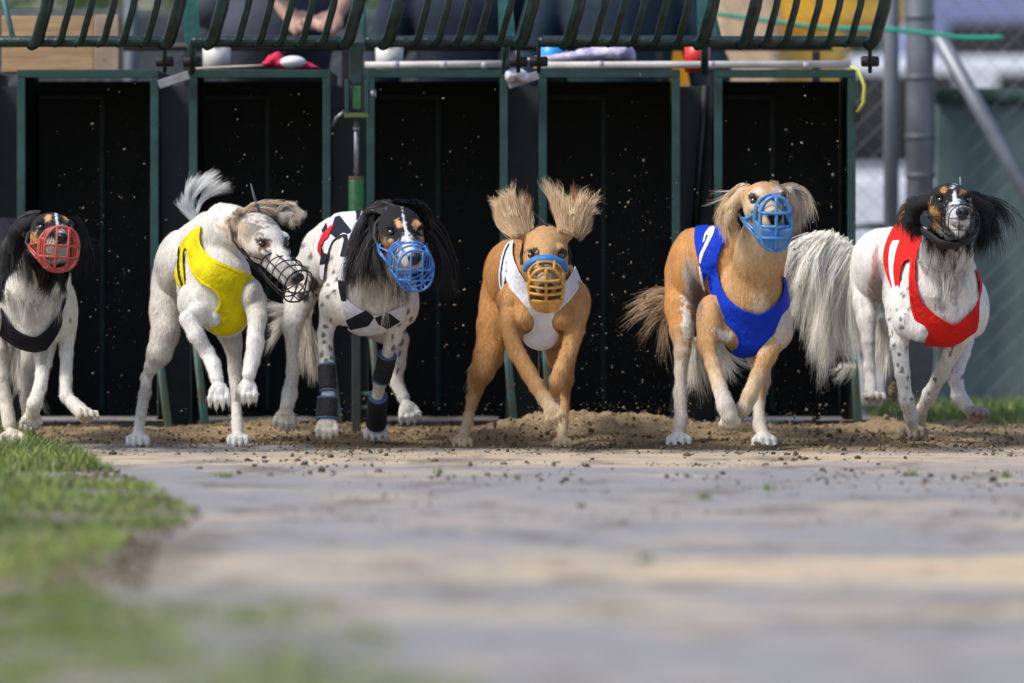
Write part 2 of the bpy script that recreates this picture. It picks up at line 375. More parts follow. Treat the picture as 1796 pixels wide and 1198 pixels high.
        body = link('body', fast_mesh('body', V, Qd, True, col), M_COAT, root)
        # short coat
        if short_fur:
            idx = RNG.integers(0, len(V), short_fur)
            for nm, polys, off, th, m, yc in (vest or [])[:1]:
                for pl in polys:
                    pl = smooth_poly(pl, 1); x0_, y0_ = int(min(p[0] for p in pl))-4, int(min(p[1] for p in pl))-4; wd, ht = int(max(p[0] for p in pl))-x0_+5, int(max(p[1] for p in pl))-y0_+5
                    S_ = poly_sdf(pl, x0_, y0_, wd, ht); iu = (px[idx]-x0_).astype(int); iv = (py[idx]-y0_).astype(int); inb = (iu >= 0) & (iv >= 0) & (iu < wd) & (iv < ht)
                    ins = np.zeros(len(idx), bool); ins[inb] = S_[iu[inb], iv[inb]] < -1.0; idx = idx[~(ins & (V[idx, 1] < 20+yc))]
            v = V[idx]; n = N[idx]; fd = np.array(fur_dir, float)+RNG.normal(size=v.shape)*.25; fd = fd-n*(fd*n).sum(1, keepdims=True); fd /= np.linalg.norm(fd, axis=1, keepdims=True)+1e-9
            hd = np.linalg.norm(v-s.hc, axis=1) < .2; ln = np.where(hd, .005, .010)[:, None]*RNG.uniform(.6, 1.3, (len(v), 1))
            sd = np.cross(fd, n)*np.where(hd, .0005, .0008)[:, None]; tip = v+fd*ln+n*ln*.26
            VV = np.stack([v-sd-n*.001, v+sd-n*.001, tip], 1).reshape(-1, 3); FF = np.arange(len(VV)).reshape(-1, 3)
            cc = np.clip(col[idx]*RNG.uniform(.75, 1.3, (len(v), 1)), .003, .9)
            link('short_coat', fast_mesh('short_coat', VV, FF, True, np.repeat(cc, 3, 0)), M_FUR, root)
        for l in (-25, 25):
            MB().sphere(s.H(l*.96, 44.5, 3.0), 5.8*s.hs, 3).build('eye', M_EYE, root)
        nb = Field(.0014); R = np.stack([s.hl, s.hf, s.hu], 1); q = s.hs
        nb.ell(s.H(0, 144, -9), np.array((12.5, 8, 9))*q, BLACK, R=R, k=.004); nb.ell(s.H(0, 140, -16), np.array((9, 8, 8))*q, BLACK, R=R, k=.004)
        for l in (-5.6, 5.6): nb.cut(s.H(l, 151, -10.5), np.array((3.2, 5, 3.4))*q, R=R, k=.002)
        g2, l2 = nb.grid(nb.prims, .01); link('nose', fast_mesh('nose', *surface_nets(g2, l2, nb.h)), M_NOSE, root)
        if vest:
            Tp = [p for p in s.F.prims if p['g'] == 'T']; fc = Field(.0024); GT, lt = fc.grid(Tp, .02); par = None
            for nm, polys, off, th, m, yc in vest:
                vv, qq = shell(GT, lt, fc.h, polys, off, th, yc, 0 if nm in ('check', 'race_number') else 1)
                nn = normals(vv, qq)*0+np.array((0, -1., .15)); wr_ = (vnoise(vv*np.array((1, .6, 1.6)), 16, 12)-.5)*.006+(vnoise((vv@np.array(((.8, 0, .6), (0, 1, 0), (-.6, 0, .8))))*np.array((.5, .5, 2.4)), 42, 13)-.5)*.0035
                vv = vv+nn*wr_[:, None]
                if nm != 'racing_vest': vv, qq = largest_piece(vv, qq, .99 if nm == 'race_number' else .12)
                o = link(nm, fast_mesh(nm, vv, qq), m, par or root)
                if par is None: par = o
        for nm, parts, m in hairs: hair_obj(nm, parts, m, root)
        return root
    # wire or plastic basket over the muzzle, in head coordinates
    def basket(s, m, wr=1.5, rR=33, rU=40, cU=-24, f0=58, f1=158, rings=(0, .25, .5, .75, 1), longs=10, cup=None, cuplow=None, bars=(0,), hb=(-12, 10), back=True, strap=None, top=None, nose_band=None):
        q = s.hs
        def pt(u, th):
            k = 1-.10*u**2; sq = .82
            c, sn = math.cos(th), math.sin(th); cx = math.copysign(abs(c)**sq, c); sx = math.copysign(abs(sn)**sq, sn)
            tilt = (-sn)*14*(1-u)      # rear edge runs further back under the jaw
            k2 = k*(.90+.10*min(1, u*2.5)); return s.H(rR*k2*cx, f0+(f1-f0)*u-tilt*.5, cU+rU*k2*sx-(9 if sn > 0 else 2)*(1-u)*abs(sn))
        mb = MB()
        for u in rings: mb.tube([pt(u, 2*PI*i/36) for i in range(36)], wr*q*(1.35 if u in (0, 1) else 1), 6, closed=True)
        for i in range(longs):
            th = 2*PI*(i+.5)/longs
            mb.tube([pt(u, th) for u in np.linspace(0, 1, 8)], wr*q, 6)
        k = .90
        for b in bars:     # vertical bars over the front
            h = math.sqrt(max(0, 1-(b/(rR*k))**2))**.82
            mb.tube([s.H(b, f1+10*(1-(v/rU)**2), cU+v) for v in np.linspace(-rU*k*h, rU*k*h, 12)], wr*q*1.15, 6)
        for z in hb:
            h = math.sqrt(max(0, 1-(z/(rU*k))**2))**.82
            mb.tube([s.H(v, f1+10*(1-(v/rR)**2), cU+z) for v in np.linspace(-rR*k*h, rR*k*h, 12)], wr*q*1.1, 6)
        if back:            # side wings to the cheek strap
            for m_ in (-1, 1):
                e0 = s.H(m_*40, 6, -30)
                for zz, th in ((-2, PI-.1), (-14, PI+.45), (-22, PI+.85)):
                    thx = th if m_ < 0 else PI-th
                    mb.tube([pt(0, thx), s.H(m_*(rR+7), 34, -26+zz*.5), e0], wr*q, 6)
                mb.tube([s.H(m_*(rR+6), 36, -20), s.H(m_*(rR+7), 34, -38)], wr*q, 6)
        o = mb.build('basket_muzzle', m, s.root)
        if cup:            # moulded lower cup
            vs = []; n = 40; us = np.linspace(.0, 1, 8)
            for u in us: vs.append([pt(u*.99, PI+PI*i/n*1.0) for i in range(n+1)])
            for w_ in np.linspace(.9, 0, 6):
                vs.append([s.H(*(np.array([rR*.9*abs(math.cos(PI+PI*i/n))**.82*math.copysign(1, math.cos(PI+PI*i/n)), 0, 0])*1)[:1], f1+9*(1-w_**2), cU+(-rU*.9*abs(math.sin(PI*i/n))**.82)*w_-(1-w_)*cuplow) for i in range(n+1)])
            A = np.array(vs); r, cN, _ = A.shape; Fq = [(i*cN+j, i*cN+j+1, (i+1)*cN+j+1, (i+1)*cN+j) for i in range(r-1) for j in range(cN-1)]
            c_ = link('chin_cup', fast_mesh('chin_cup', A.reshape(-1, 3), Fq), cup, o); sm = c_.modifiers.new('thick', 'SOLIDIFY'); sm.thickness = .003; sm.offset = 0
        if nose_band:
            mb2 = MB(); mb2.tube([s.H(34*math.cos(t), 104-6*abs(math.cos(t)), 24*math.sin(t)-3) for t in np.linspace(.05, PI-.05, 20)], [9*q*(.55+.45*math.sin(PI*i/19)) for i in range(20)], 12, flat=.9, up=s.hu); mb2.build('nose_pad', nose_band, o)
        if strap:
            for m_ in (-1, 1):
                MB().tube([s.H(m_*40, 6, -30), s.H(m_*41, -20, -26), s.H(m_*36, -44, -12), s.H(m_*15, -62, 8), s.H(0, -66, 12)], 3*q, 6, flat=.5).build('strap', strap, o)
        return o
def z2p(pts, x0, y0, s): return [(x0+a/s, y0+b/s) for a, b in pts]
M_BLK = mat('black_wire', (.012, .012, .014), .35, metal=.3); M_BLUEW = mat('blue_wire', (.015, .12, .48), .4, noise=.5, nscale=60, col2=(.06, .20, .48)); M_REDW = mat('red_wire', (.50, .025, .02), .4, noise=.4, nscale=80, col2=(.34, .09, .07))
M_YELP = mat('amber_plastic', (.62, .33, .05), .4, noise=.35, nscale=50, col2=(.40, .20, .05), bump=.3); M_BLUP = mat('blue_plastic', (.02, .16, .50), .35, noise=.5, nscale=40, col2=(.09, .22, .40), bump=.3); M_STRAP = mat('dark_strap', (.02, .02, .022), .7)
M_BLUPAD = mat('blue_padding', (.02, .16, .42), .6, bump=.4)

# ================================================================== GROUND
def ground_material():
    m = bpy.data.materials.new('packed_track'); m.use_nodes = True; n = m.node_tree.nodes; l = m.node_tree.links; b = n['Principled BSDF']
    b.inputs['Roughness'].default_value = .8; b.inputs['Specular IOR Level'].default_value = .3
    g = n.new('ShaderNodeNewGeometry'); sp = n.new('ShaderNodeSeparateXYZ'); l.new(g.outputs['Position'], sp.inputs[0])
    def noise(sc, det=6, st=(1, 1, 1), ro=.55):
        mp = n.new('ShaderNodeMapping'); mp.inputs['Scale'].default_value = st; l.new(g.outputs['Position'], mp.inputs[0])
        z = n.new('ShaderNodeTexNoise'); z.inputs['Scale'].default_value = sc; z.inputs['Detail'].default_value = det; z.inputs['Roughness'].default_value = ro; l.new(mp.outputs[0], z.inputs['Vector']); return z.outputs[0]
    def math_(op, a, b_=None):
        k = n.new('ShaderNodeMath'); k.operation = op
        for i, v in enumerate((a, b_)):
            if v is None: continue
            if isinstance(v, (int, float)): k.inputs[i].default_value = v
            else: l.new(v, k.inputs[i])
        return k.outputs[0]
    def smooth(v, a, b_):
        k = n.new('ShaderNodeMapRange'); k.interpolation_type = 'SMOOTHSTEP'; k.inputs[1].default_value = a; k.inputs[2].default_value = b_; l.new(v, k.inputs[0]); return k.outputs[0]
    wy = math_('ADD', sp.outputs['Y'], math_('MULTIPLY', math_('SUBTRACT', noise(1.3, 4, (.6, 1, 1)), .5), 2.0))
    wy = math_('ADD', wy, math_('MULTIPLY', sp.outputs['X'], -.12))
    acc = None                       # bands of loose dry sand; the nearest ones paint sunlight into the colour
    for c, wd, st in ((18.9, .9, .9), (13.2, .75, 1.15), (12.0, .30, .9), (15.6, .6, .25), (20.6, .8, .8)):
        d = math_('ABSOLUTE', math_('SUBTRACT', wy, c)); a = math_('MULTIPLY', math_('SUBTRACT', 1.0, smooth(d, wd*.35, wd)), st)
        if c < 14: a = math_('MULTIPLY', a, math_('ADD', .55, math_('MULTIPLY', smooth(sp.outputs['X'], -.5, .8), .6)))  # painted sunlight of the near bands, stronger towards the right
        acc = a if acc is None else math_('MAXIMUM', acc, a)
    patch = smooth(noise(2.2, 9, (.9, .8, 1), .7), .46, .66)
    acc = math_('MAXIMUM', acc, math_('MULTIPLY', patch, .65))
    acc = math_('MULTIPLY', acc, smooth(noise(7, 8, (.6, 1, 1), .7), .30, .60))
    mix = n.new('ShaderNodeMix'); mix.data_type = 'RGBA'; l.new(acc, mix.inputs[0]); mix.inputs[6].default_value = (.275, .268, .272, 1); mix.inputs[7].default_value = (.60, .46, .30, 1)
    dark = smooth(noise(4.0, 10, (.9, .42, 1), .75), .50, .62); mix2 = n.new('ShaderNodeMix'); mix2.data_type = 'RGBA'; l.new(math_('MULTIPLY', dark, .72), mix2.inputs[0]); l.new(mix.outputs[2], mix2.inputs[6]); mix2.inputs[7].default_value = (.135, .11, .085, 1)
    eg = math_('SUBTRACT', math_('MINIMUM', math_('ADD', -1.40, math_('MULTIPLY', math_('SUBTRACT', 20.2, sp.outputs['Y']), .135)), -.60), sp.outputs['X'])      # earthy verge on the left
    eg = smooth(math_('ADD', eg, math_('MULTIPLY', math_('SUBTRACT', noise(3.5, 6, (1, .5, 1)), .5), 1.1)), -.04, .20); mix3 = n.new('ShaderNodeMix'); mix3.data_type = 'RGBA'; l.new(math_('MULTIPLY', eg, .85), mix3.inputs[0]); l.new(mix2.outputs[2], mix3.inputs[6]); mix3.inputs[7].default_value = (.17, .14, .095, 1); mix2 = mix3
    e2 = math_('SUBTRACT', math_('ADD', -.36, math_('MULTIPLY', math_('SUBTRACT', 12.9, sp.outputs['Y']), .125)), sp.outputs['X'])
    e2 = math_('MULTIPLY', smooth(math_('ADD', e2, math_('MULTIPLY', math_('SUBTRACT', noise(5, 6, (1, .5, 1)), .5), .5)), -.02, .12), math_('SUBTRACT', 1.0, smooth(sp.outputs['Y'], 12.0, 12.9)))
    mix4 = n.new('ShaderNodeMix'); mix4.data_type = 'RGBA'; l.new(math_('MULTIPLY', e2, .5), mix4.inputs[0]); l.new(mix2.outputs[2], mix4.inputs[6]); mix4.inputs[7].default_value = (.16, .16, .10, 1); mix2 = mix4
    fine = n.new('ShaderNodeMix'); fine.data_type = 'RGBA'; fine.blend_type = 'MULTIPLY'; fine.inputs[0].default_value = .5; l.new(mix2.outputs[2], fine.inputs[6])
    rp = n.new('ShaderNodeValToRGB'); rp.color_ramp.elements[0].position = .3; rp.color_ramp.elements[0].color = (.55, .55, .55, 1); rp.color_ramp.elements[1].position = .65; l.new(noise(90, 6, (1, 1, 1), .7), rp.inputs[0]); l.new(rp.outputs[0], fine.inputs[7])
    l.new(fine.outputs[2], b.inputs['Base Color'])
    bp = n.new('ShaderNodeBump'); bp.inputs['Strength'].default_value = .5; bp.inputs['Distance'].default_value = .006; l.new(noise(55, 8, (1, 1, 1), .7), bp.inputs['Height']); l.new(bp.outputs[0], b.inputs['Normal'])
    return m
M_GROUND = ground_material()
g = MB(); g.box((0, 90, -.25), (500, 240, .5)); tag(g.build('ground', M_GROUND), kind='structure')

def fbm2(x, y, sc, seed, octv=4):
    r = 0; a = 1; tot = 0
    for o in range(octv):
        r = r+a*vnoise(np.stack([x, y, np.zeros_like(x)], 1), sc*2**o, seed+o); tot += a; a *= .55
    return r/tot
# churned sand under and behind the dogs
def sand_height(X, Y):
    front = 19.45+1.1*(fbm2(X, Y, 2.1, 5, 4)-.5)+np.where(X < -.55, .55, 0)*np.clip((-.35-X)/.3, 0, 1)+np.clip((X-.95)/.3, 0, 1)*.35
    ramp = np.clip((Y-front)/.95, 0, 1)**.9
    n = fbm2(X, Y, 5, 11, 5); f = fbm2(X, Y, 38, 21, 3); z = -.0015*(ramp <= 0)+ramp*(.010+.050*np.clip(n-.36, 0, 1)+.016*(f-.45))
    for mx, my, r, h in ((.27, 20.55, .20, .045), (.05, 20.6, .14, .03), (1.12, 20.75, .13, .035), (-.78, 20.8, .16, .015), (.62, 20.6, .2, .02), (-.05, 20.3, .25, .01)):
        z = z+h*np.exp(-(((X-mx)/r)**2+((Y-my)/(r*1.1))**2))*(.6+.8*f)*ramp
    edge = np.clip((X+1.9)/.3, 0, 1)*np.clip((2.2-X)/.3, 0, 1)*np.clip((21.6-Y)/.2, 0, 1)
    return z*edge
nx_, ny_ = 540, 300; xs = np.linspace(-1.95, 2.25, nx_); ys = np.linspace(18.7, 21.65, ny_); XX, YY = np.meshgrid(xs, ys, indexing='ij')
ZZ = sand_height(XX.ravel(), YY.ravel())-.002
Vs = np.stack([XX.ravel(), YY.ravel(), ZZ], 1); ii, jj = np.meshgrid(np.arange(nx_-1), np.arange(ny_-1), indexing='ij'); a_ = (ii*ny_+jj).ravel()
n1 = fbm2(Vs[:, 0], Vs[:, 1], 4, 31, 5)[:, None]; n2 = fbm2(Vs[:, 0], Vs[:, 1], 60, 41, 3)[:, None]; wet = np.clip((n1-.42)*5, 0, 1)*(1-.75*np.clip((Vs[:, :1]-.75)/.3, 0, 1))
colS = (np.array((.43, .31, .175))*(1-wet)+np.array((.20, .145, .09))*wet)*(.65+.7*n2)
M_SAND = mat('loose_sand', (1, 1, 1), .9, attr=True, noise=.4, nscale=160, bump=.8, bscale=220, spec=.2)
tag(link('sand', fast_mesh('sand', Vs, np.stack([a_, a_+ny_, a_+ny_+1, a_+1], 1), True, colS), M_SAND), kind='structure')

def lumps(name, pts, rad, col, m, kind='stuff', label=None):
    """many irregular little lumps as one object"""
    bm = bmesh.new(); bmesh.ops.create_icosphere(bm, subdivisions=1, radius=1); v0 = np.array([v.co[:] for v in bm.verts]); f0 = np.array([[v.index for v in f.verts] for f in bm.faces]); bm.free()
    n = len(pts); k = len(v0); V = v0[None]*(1+RNG.normal(size=(n, k, 1))*.22)*RNG.uniform(.55, 1.25, (n, 1, 3))*np.asarray(rad)[:, None, None]+np.asarray(pts)[:, None, :]
    Fq = (f0[None]+np.arange(n)[:, None, None]*k).reshape(-1, 3)
    o = link(name, fast_mesh(name, V.reshape(-1, 3), Fq, False, np.repeat(col, k, 0)), m)
    return tag(o, label, None, None, kind)
# clods on the sand and crumbs thrown over the track
n = 7000; x = RNG.uniform(-1.6, 1.9, n); y = 19.15+2.4*RNG.random(n)**.9; r = .0022+.007*RNG.random(n)**5; z = sand_height(x, y)
pc = np.stack([x, y, z+r*.2], 1); cc = np.array((.28, .21, .13))*RNG.uniform(.35, 1.5, (n, 1))
n = 520; x = RNG.normal(.45, .75, n); y = 19.6-np.abs(RNG.normal(0, 1.3, n)); k = RNG.integers(0, 16, n); sel = RNG.random(n) < .75; cx = RNG.uniform(-.6, 1.5, 16); cy = RNG.uniform(17.2, 19.3, 16)
x = np.where(sel, cx[k]+RNG.normal(0, .09, n), x); y = np.where(sel, cy[k]+RNG.normal(0, .10, n), y); r = .0016+.009*RNG.random(n)**4
pc = np.concatenate([pc, np.stack([x, y, r*.3], 1)]); cc = np.concatenate([cc, np.array((.17, .13, .09))*RNG.uniform(.5, 1.5, (n, 1))]); 
ks = 34; sx = RNG.uniform(-.7, 2.0, ks); sy = RNG.uniform(15.2, 19.0, ks); m_ = 1500; kk = RNG.integers(0, ks, m_); x2 = sx[kk]+RNG.normal(0, .10, m_); y2 = sy[kk]+RNG.normal(0, .09, m_); r2 = .0012+.0045*RNG.random(m_)**4
pc = np.concatenate([pc, np.stack([x2, y2, r2*.2], 1)]); cc = np.concatenate([cc, np.array((.20, .15, .10))*RNG.uniform(.5, 1.5, (m_, 1))]); r = np.concatenate([r, r2])
rr_ = np.concatenate([.0022+.007*RNG.random(7000)**5, r])
lumps('sand_clods', pc, rr_, cc, M_SAND)
# sand flung into the air in front of the dark boxes
n = 4800; u = RNG.random(n); cen = np.array([(240, 480), (560, 480), (800, 560), (1090, 560), (1150, 480), (1430, 430), (200, 330), (480, 250), (760, 300), (1100, 300), (1400, 260), (1120, 690), (930, 660), (1430, 680)])
k = RNG.integers(0, len(cen), n); px_ = cen[k, 0]+RNG.normal(0, 62, n); py_ = cen[k, 1]+60+RNG.normal(0, 150, n); py_ = np.minimum(py_, 735-RNG.random(n)*30); yy = RNG.uniform(20.15, 20.85, n)
pts = np.stack([(px_-CX)/FPX*yy, yy, CAMZ-(py_-HY)/FPX*yy], 1); ok = (px_ < 1500) & (py_ > 90)
r = .0005+.0040*RNG.random(n)**12
pts, r = pts[ok], r[ok]; k2 = 2200; pw_ = np.array([(243, 770), (1190, 760), (985, 765), (1335, 762), (1565, 735), (600, 752), (417, 765), (815, 770), (1605, 755)]); kk = RNG.integers(0, len(pw_), k2)
y2 = RNG.uniform(19.9, 20.5, k2); a2_ = pw_[kk, 0]+RNG.normal(0, 28, k2); b2_ = np.minimum(pw_[kk, 1]-RNG.exponential(22, k2), 782); pts = np.concatenate([pts, np.stack([(a2_-CX)/FPX*y2, y2, np.maximum(CAMZ-(b2_-HY)/FPX*y2, .004)], 1)]); r = np.concatenate([r, .0006+.003*RNG.random(k2)**6])
lumps('flying_sand', pts, r, np.array((.36, .27, .17))*RNG.uniform(.4, 1.5, (len(r), 1)), M_SAND)
# larger clods kicked up behind the rightmost dog and under the others
for (px0, py0, s0) in ((1566, 686, 15), (1130, 520, 4), (1345, 690, 4), (868, 745, 5)):
    f_ = Field(.002); c0 = P(px0, py0, 20.2)
    for q in range(8): f_.ell(c0+RNG.normal(size=3)*np.array((.5, .5, .9))*s0*Q*.5, np.array((.45, .4, .55))*s0*Q*RNG.uniform(.6, 1.1), SAND, k=.002)
    G_, l_ = f_.grid(f_.prims, .01); vv, qq = surface_nets(G_, l_, .002)
    tag(link('dirt_clod', fast_mesh('dirt_clod', vv, qq), mat('clod_earth', (.30, .22, .13), .95, noise=.5, nscale=120, bump=1, bscale=200)),
        {15: 'large brown clod of earth in the air beside the red vested dog', 4: 'small clod of earth flying before the dark boxes', 5: 'crumb of earth low behind the golden dog'}[s0], 'clod', 'clods of earth thrown up by the dogs')

# ------------------------------------------------------------------ grass
def blades(name, X, Y, Z, H, col, m, wd=.0022):
    n = len(X); an = RNG.random(n)*2*PI; lean = RNG.normal(size=(n, 2))*.35; k = 4; t = np.linspace(0, 1, k)
    sx = np.cos(an)*wd; sy = np.sin(an)*wd; V = np.zeros((n, k, 2, 3))
    for i, tt in enumerate(t):
        w_ = 1-tt*.9
        for s_, sg in enumerate((-1, 1)):
            V[:, i, s_, 0] = X+lean[:, 0]*H*tt**2+sg*sx*w_; V[:, i, s_, 1] = Y+lean[:, 1]*H*tt**2+sg*sy*w_; V[:, i, s_, 2] = Z+H*tt*(1-.25*tt)
    b = (np.arange(n)*k*2)[:, None]; Fq = np.concatenate([b+np.array([[2*i, 2*i+1, 2*i+3, 2*i+2]]) for i in range(k-1)], 0)
    return tag(link(name, fast_mesh(name, V.reshape(-1, 3), Fq, True, np.repeat(col, k*2, 0)), m), kind='stuff')
M_GRASS = mat('grass_blade', (1, 1, 1), .5, attr=True, spec=.4)
n = 62000; Y_ = 9.3+11.3*RNG.random(n)**.8; edge = np.interp(Y_, [9.3, 10.2, 11.5, 12.6, 14.2, 15.5, 17.5, 20.2, 21], [-.42, -.44, -.62, -.84, -.84, -.74, -.98, -1.42, -1.5])
X_ = edge+.06-np.abs(RNG.normal(0, .34, n)); dens = fbm2(X_, Y_, 5.5, 77, 3); keep = (dens > .565+.01*(Y_ < 13)-.03*(Y_ > 17)+.07*RNG.normal(size=n)) & (X_ > -2.2); X_, Y_ = X_[keep], Y_[keep]
xs2 = RNG.uniform(-.75, 0, 7000); ys2 = RNG.uniform(9.3, 12.2, 7000); kp = (xs2 < -.40+(12.9-ys2)*.125) & (fbm2(xs2, ys2, 5, 66, 3) > .56); X_ = np.concatenate([X_, xs2[kp]]); Y_ = np.concatenate([Y_, ys2[kp]])
n = len(X_); tone = np.clip(fbm2(X_, Y_, 2.2, 88, 3)[:, None]*2.2-.6+.3*(np.abs(Y_-13.6) < .7)[:, None], 0, 1); H_ = RNG.uniform(.010, .038, n)*(1+1.1*(Y_ > 15)*(X_ < -1.05)*RNG.random(n))
col = (np.array((.075, .13, .03))*(1-tone)+np.array((.23, .29, .06))*tone)*RNG.uniform(.6, 1.4, (n, 1)); dry = RNG.random(n) < .12; col[dry] = np.array((.32, .26, .13))
xl = RNG.uniform(-4.5, -1.6, 60000); yl = RNG.uniform(8, 21.5, 60000); kp = fbm2(xl, yl, 2.5, 91, 3) > .47; xl, yl = xl[kp], yl[kp]; nl = len(xl)
X_ = np.concatenate([X_, xl]); Y_ = np.concatenate([Y_, yl]); H_ = np.concatenate([H_, RNG.uniform(.012, .05, nl)]); col = np.concatenate([col, np.array((.11, .19, .04))*RNG.uniform(.5, 1.7, (nl, 1))]); n = len(X_)
blades('grass', X_, Y_, np.zeros(n), H_, col, M_GRASS)
n = 16000; X_ = RNG.uniform(1.15, 2.3, n); Y_ = RNG.uniform(21.2, 23.3, n); tone = RNG.random((n, 1)); dens = fbm2(X_, Y_, 4, 55, 3); kp = dens > .40; X_, Y_, tone = X_[kp], Y_[kp], tone[kp]; n = len(X_)
blades('grass_behind', X_, Y_, np.zeros(n), RNG.uniform(.02, .075, n), (np.array((.09, .16, .035))*(1-tone)+np.array((.26, .32, .09))*tone), M_GRASS, .003)
tuft = [(1350, 860), (1130, 985), (395, 838), (1765, 838), (1600, 835), (770, 640+190), (1235, 875)]
X_ = []; Y_ = []
for (a, b) in tuft:
    yq = FPX*CAMZ/(b-HY); X_ += list((a-CX)/FPX*yq+RNG.normal(0, .008, 24)); Y_ += list(yq+RNG.normal(0, .01, 24))
X_, Y_ = np.array(X_), np.array(Y_); n = len(X_); blades('grass_tufts', X_, Y_, np.zeros(n), RNG.uniform(.008, .028, n), np.array((.12, .2, .05))*RNG.uniform(.6, 1.4, (n, 1)), M_GRASS)
# rough earth at the foot of the verge
n = 2500; Y_ = 12.5+8*RNG.random(n); X_ = np.interp(Y_, [9.3, 10.2, 11.5, 12.6, 14.2, 15.5, 17.5, 20.2, 21], [-.42, -.44, -.60, -.70, -.76, -.72, -.98, -1.40, -1.5])-np.abs(RNG.normal(0, .12, n))+.05
r = .002+.007*RNG.random(n)**4; lumps('verge_soil', np.stack([X_, Y_, r*.2], 1), r, np.array((.17, .125, .08))*RNG.uniform(.5, 1.5, (n, 1)), M_SAND)

# ================================================================== STARTING BOXES
M_GRN = mat('dark_green_paint', (.018, .070, .062), .45, noise=.55, nscale=14, col2=(.010, .040, .036), bump=.15, bscale=60)
M_TEAL = mat('worn_teal_paint', (.035, .17, .16), .5, noise=.6, nscale=30, col2=(.02, .10, .095), bump=.2)
M_TEALD = mat('dusty_teal_paint', (.07, .30, .30), .6, noise=.6, nscale=26, col2=(.17, .17, .13), bump=.2)
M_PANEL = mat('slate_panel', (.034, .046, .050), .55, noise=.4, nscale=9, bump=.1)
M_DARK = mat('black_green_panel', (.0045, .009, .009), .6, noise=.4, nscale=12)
M_PIPE = mat('pale_pipe', (.62, .60, .60), .5, noise=.3, nscale=12)
M_RUB = mat('black_rubber', (.006, .007, .008), .6); M_STEEL = mat('dull_steel', (.30, .31, .33), .4, metal=.8, noise=.3, nscale=60); M_DUST = mat('sandy_dust', (.42, .36, .24), .9, noise=.5, nscale=60)
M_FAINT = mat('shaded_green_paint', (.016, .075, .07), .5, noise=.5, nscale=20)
YF, YR = 21.0, 21.9
def wx(px, Y=YF): return (px-CX)/FPX*Y
def wz(py, Y=YF): return CAMZ-(py-HY)/FPX*Y
boxes = [(-270, 'sixth'), (30, 'a'), (332, 'b'), (643, 'c'), (945, 'd'), (1253, 'e')]
LAB = {'sixth': 'dark green starting box cut off by the left edge of the picture', 'a': 'dark green starting box under the wooden crate', 'b': 'dark green starting box under the red and white cap',
       'c': 'dark green starting box right of the hydraulic ram', 'd': 'dark green starting box behind the golden dog in the white vest', 'e': 'dark green starting box at the right end of the row'}
for px0, key in boxes:
    x0, x1 = wx(px0), wx(px0+248); root = empty('starting_box', ((x0+x1)/2, YF, 0), LAB[key], 'starting box', 'row of starting boxes')
    zt, zb = wz(122), 0.0; pw = .024; zl = wz(540)
    sh = .045-.00002*px0
    for xa in (x0+pw/2, x1-pw/2):
        MB().span(xa-pw/2, xa+pw/2, YF, YF+.03, zl, zt-.0245).build('post', M_GRN if xa < 10 else M_TEAL, root, .002)
        q = MB(); q.tube([(xa, YF+.012, zl+.003), (xa+sh*.15, YF+.005, zl-.08), (xa+sh, YF-.02, .0)], [.0135, .0145, .017], 4, up=(1, -1, 0)); q.build('lower_post', M_TEALD, root)
    MB().span(x0, x1, YF, YF+.03, zt-.024, zt).build('top_bar', M_GRN, root, .002)
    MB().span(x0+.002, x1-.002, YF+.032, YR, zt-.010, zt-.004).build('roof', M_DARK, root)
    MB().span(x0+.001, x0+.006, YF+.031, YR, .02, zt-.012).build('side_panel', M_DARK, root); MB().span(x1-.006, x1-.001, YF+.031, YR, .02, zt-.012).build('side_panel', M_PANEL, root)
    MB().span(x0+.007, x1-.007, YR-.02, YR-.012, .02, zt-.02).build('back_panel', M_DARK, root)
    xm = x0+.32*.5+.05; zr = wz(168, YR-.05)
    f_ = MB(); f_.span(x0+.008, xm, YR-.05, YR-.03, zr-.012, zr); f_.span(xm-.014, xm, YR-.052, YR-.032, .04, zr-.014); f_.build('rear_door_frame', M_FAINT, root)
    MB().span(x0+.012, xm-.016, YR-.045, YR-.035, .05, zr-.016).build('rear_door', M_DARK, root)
    MB().span(x1-.12, x1+.035, YF-.010, YF-.004, 0, wz(738)).build('kick_board', M_DARK, root)
    MB().span(x1-.12, x1+.035, YF-.012, YF-.002, wz(738)+.0005, wz(738)+.0030).build('dusty_ledge', M_DUST, root)
    # recessed sheet that closes the gap to the next box
    if key != 'e':
        gx = wx(px0+248)+.002; gw = wx(dict(zip([b[0] for b in boxes], [b[0] for b in boxes[1:]]+[0]))[px0])-.002
        MB().span(gx, gw, YF+.16, YF+.165, .02, wz(150)).build('gap_panel', M_PANEL, root)
        if key in ('a', 'c'):
            p_ = MB(); c_ = P(px0+275, 140, YF-.02); p_.box(c_, (.095, .012, .026), Matrix.Rotation(math.radians(-18), 4, 'Y')); p_.build('cap_plate', mat('pale_plate', (.30, .32, .36), .5, noise=.3, nscale=30), root, .002)
    if key == 'e':
        MB().box((wx(1503), YF-.01, wz(200)), (.02, .03, .045)).build('latch', M_RUB, root, .003)
        MB().tube([P(1492, 118, YF-.03), P(1505, 122, YF-.05), P(1516, 150, YF-.06), P(1514, 180, YF-.05), P(1504, 196, YF-.03)], .005, 8).build('yellow_hose', mat('yellow_hose', (.70, .68, .12), .4), root)
        MB().tube([P(1238, 150, YF+.1), P(1218, 420, YF+.1)], .014, 6).build('diagonal_brace', M_RUB, root)
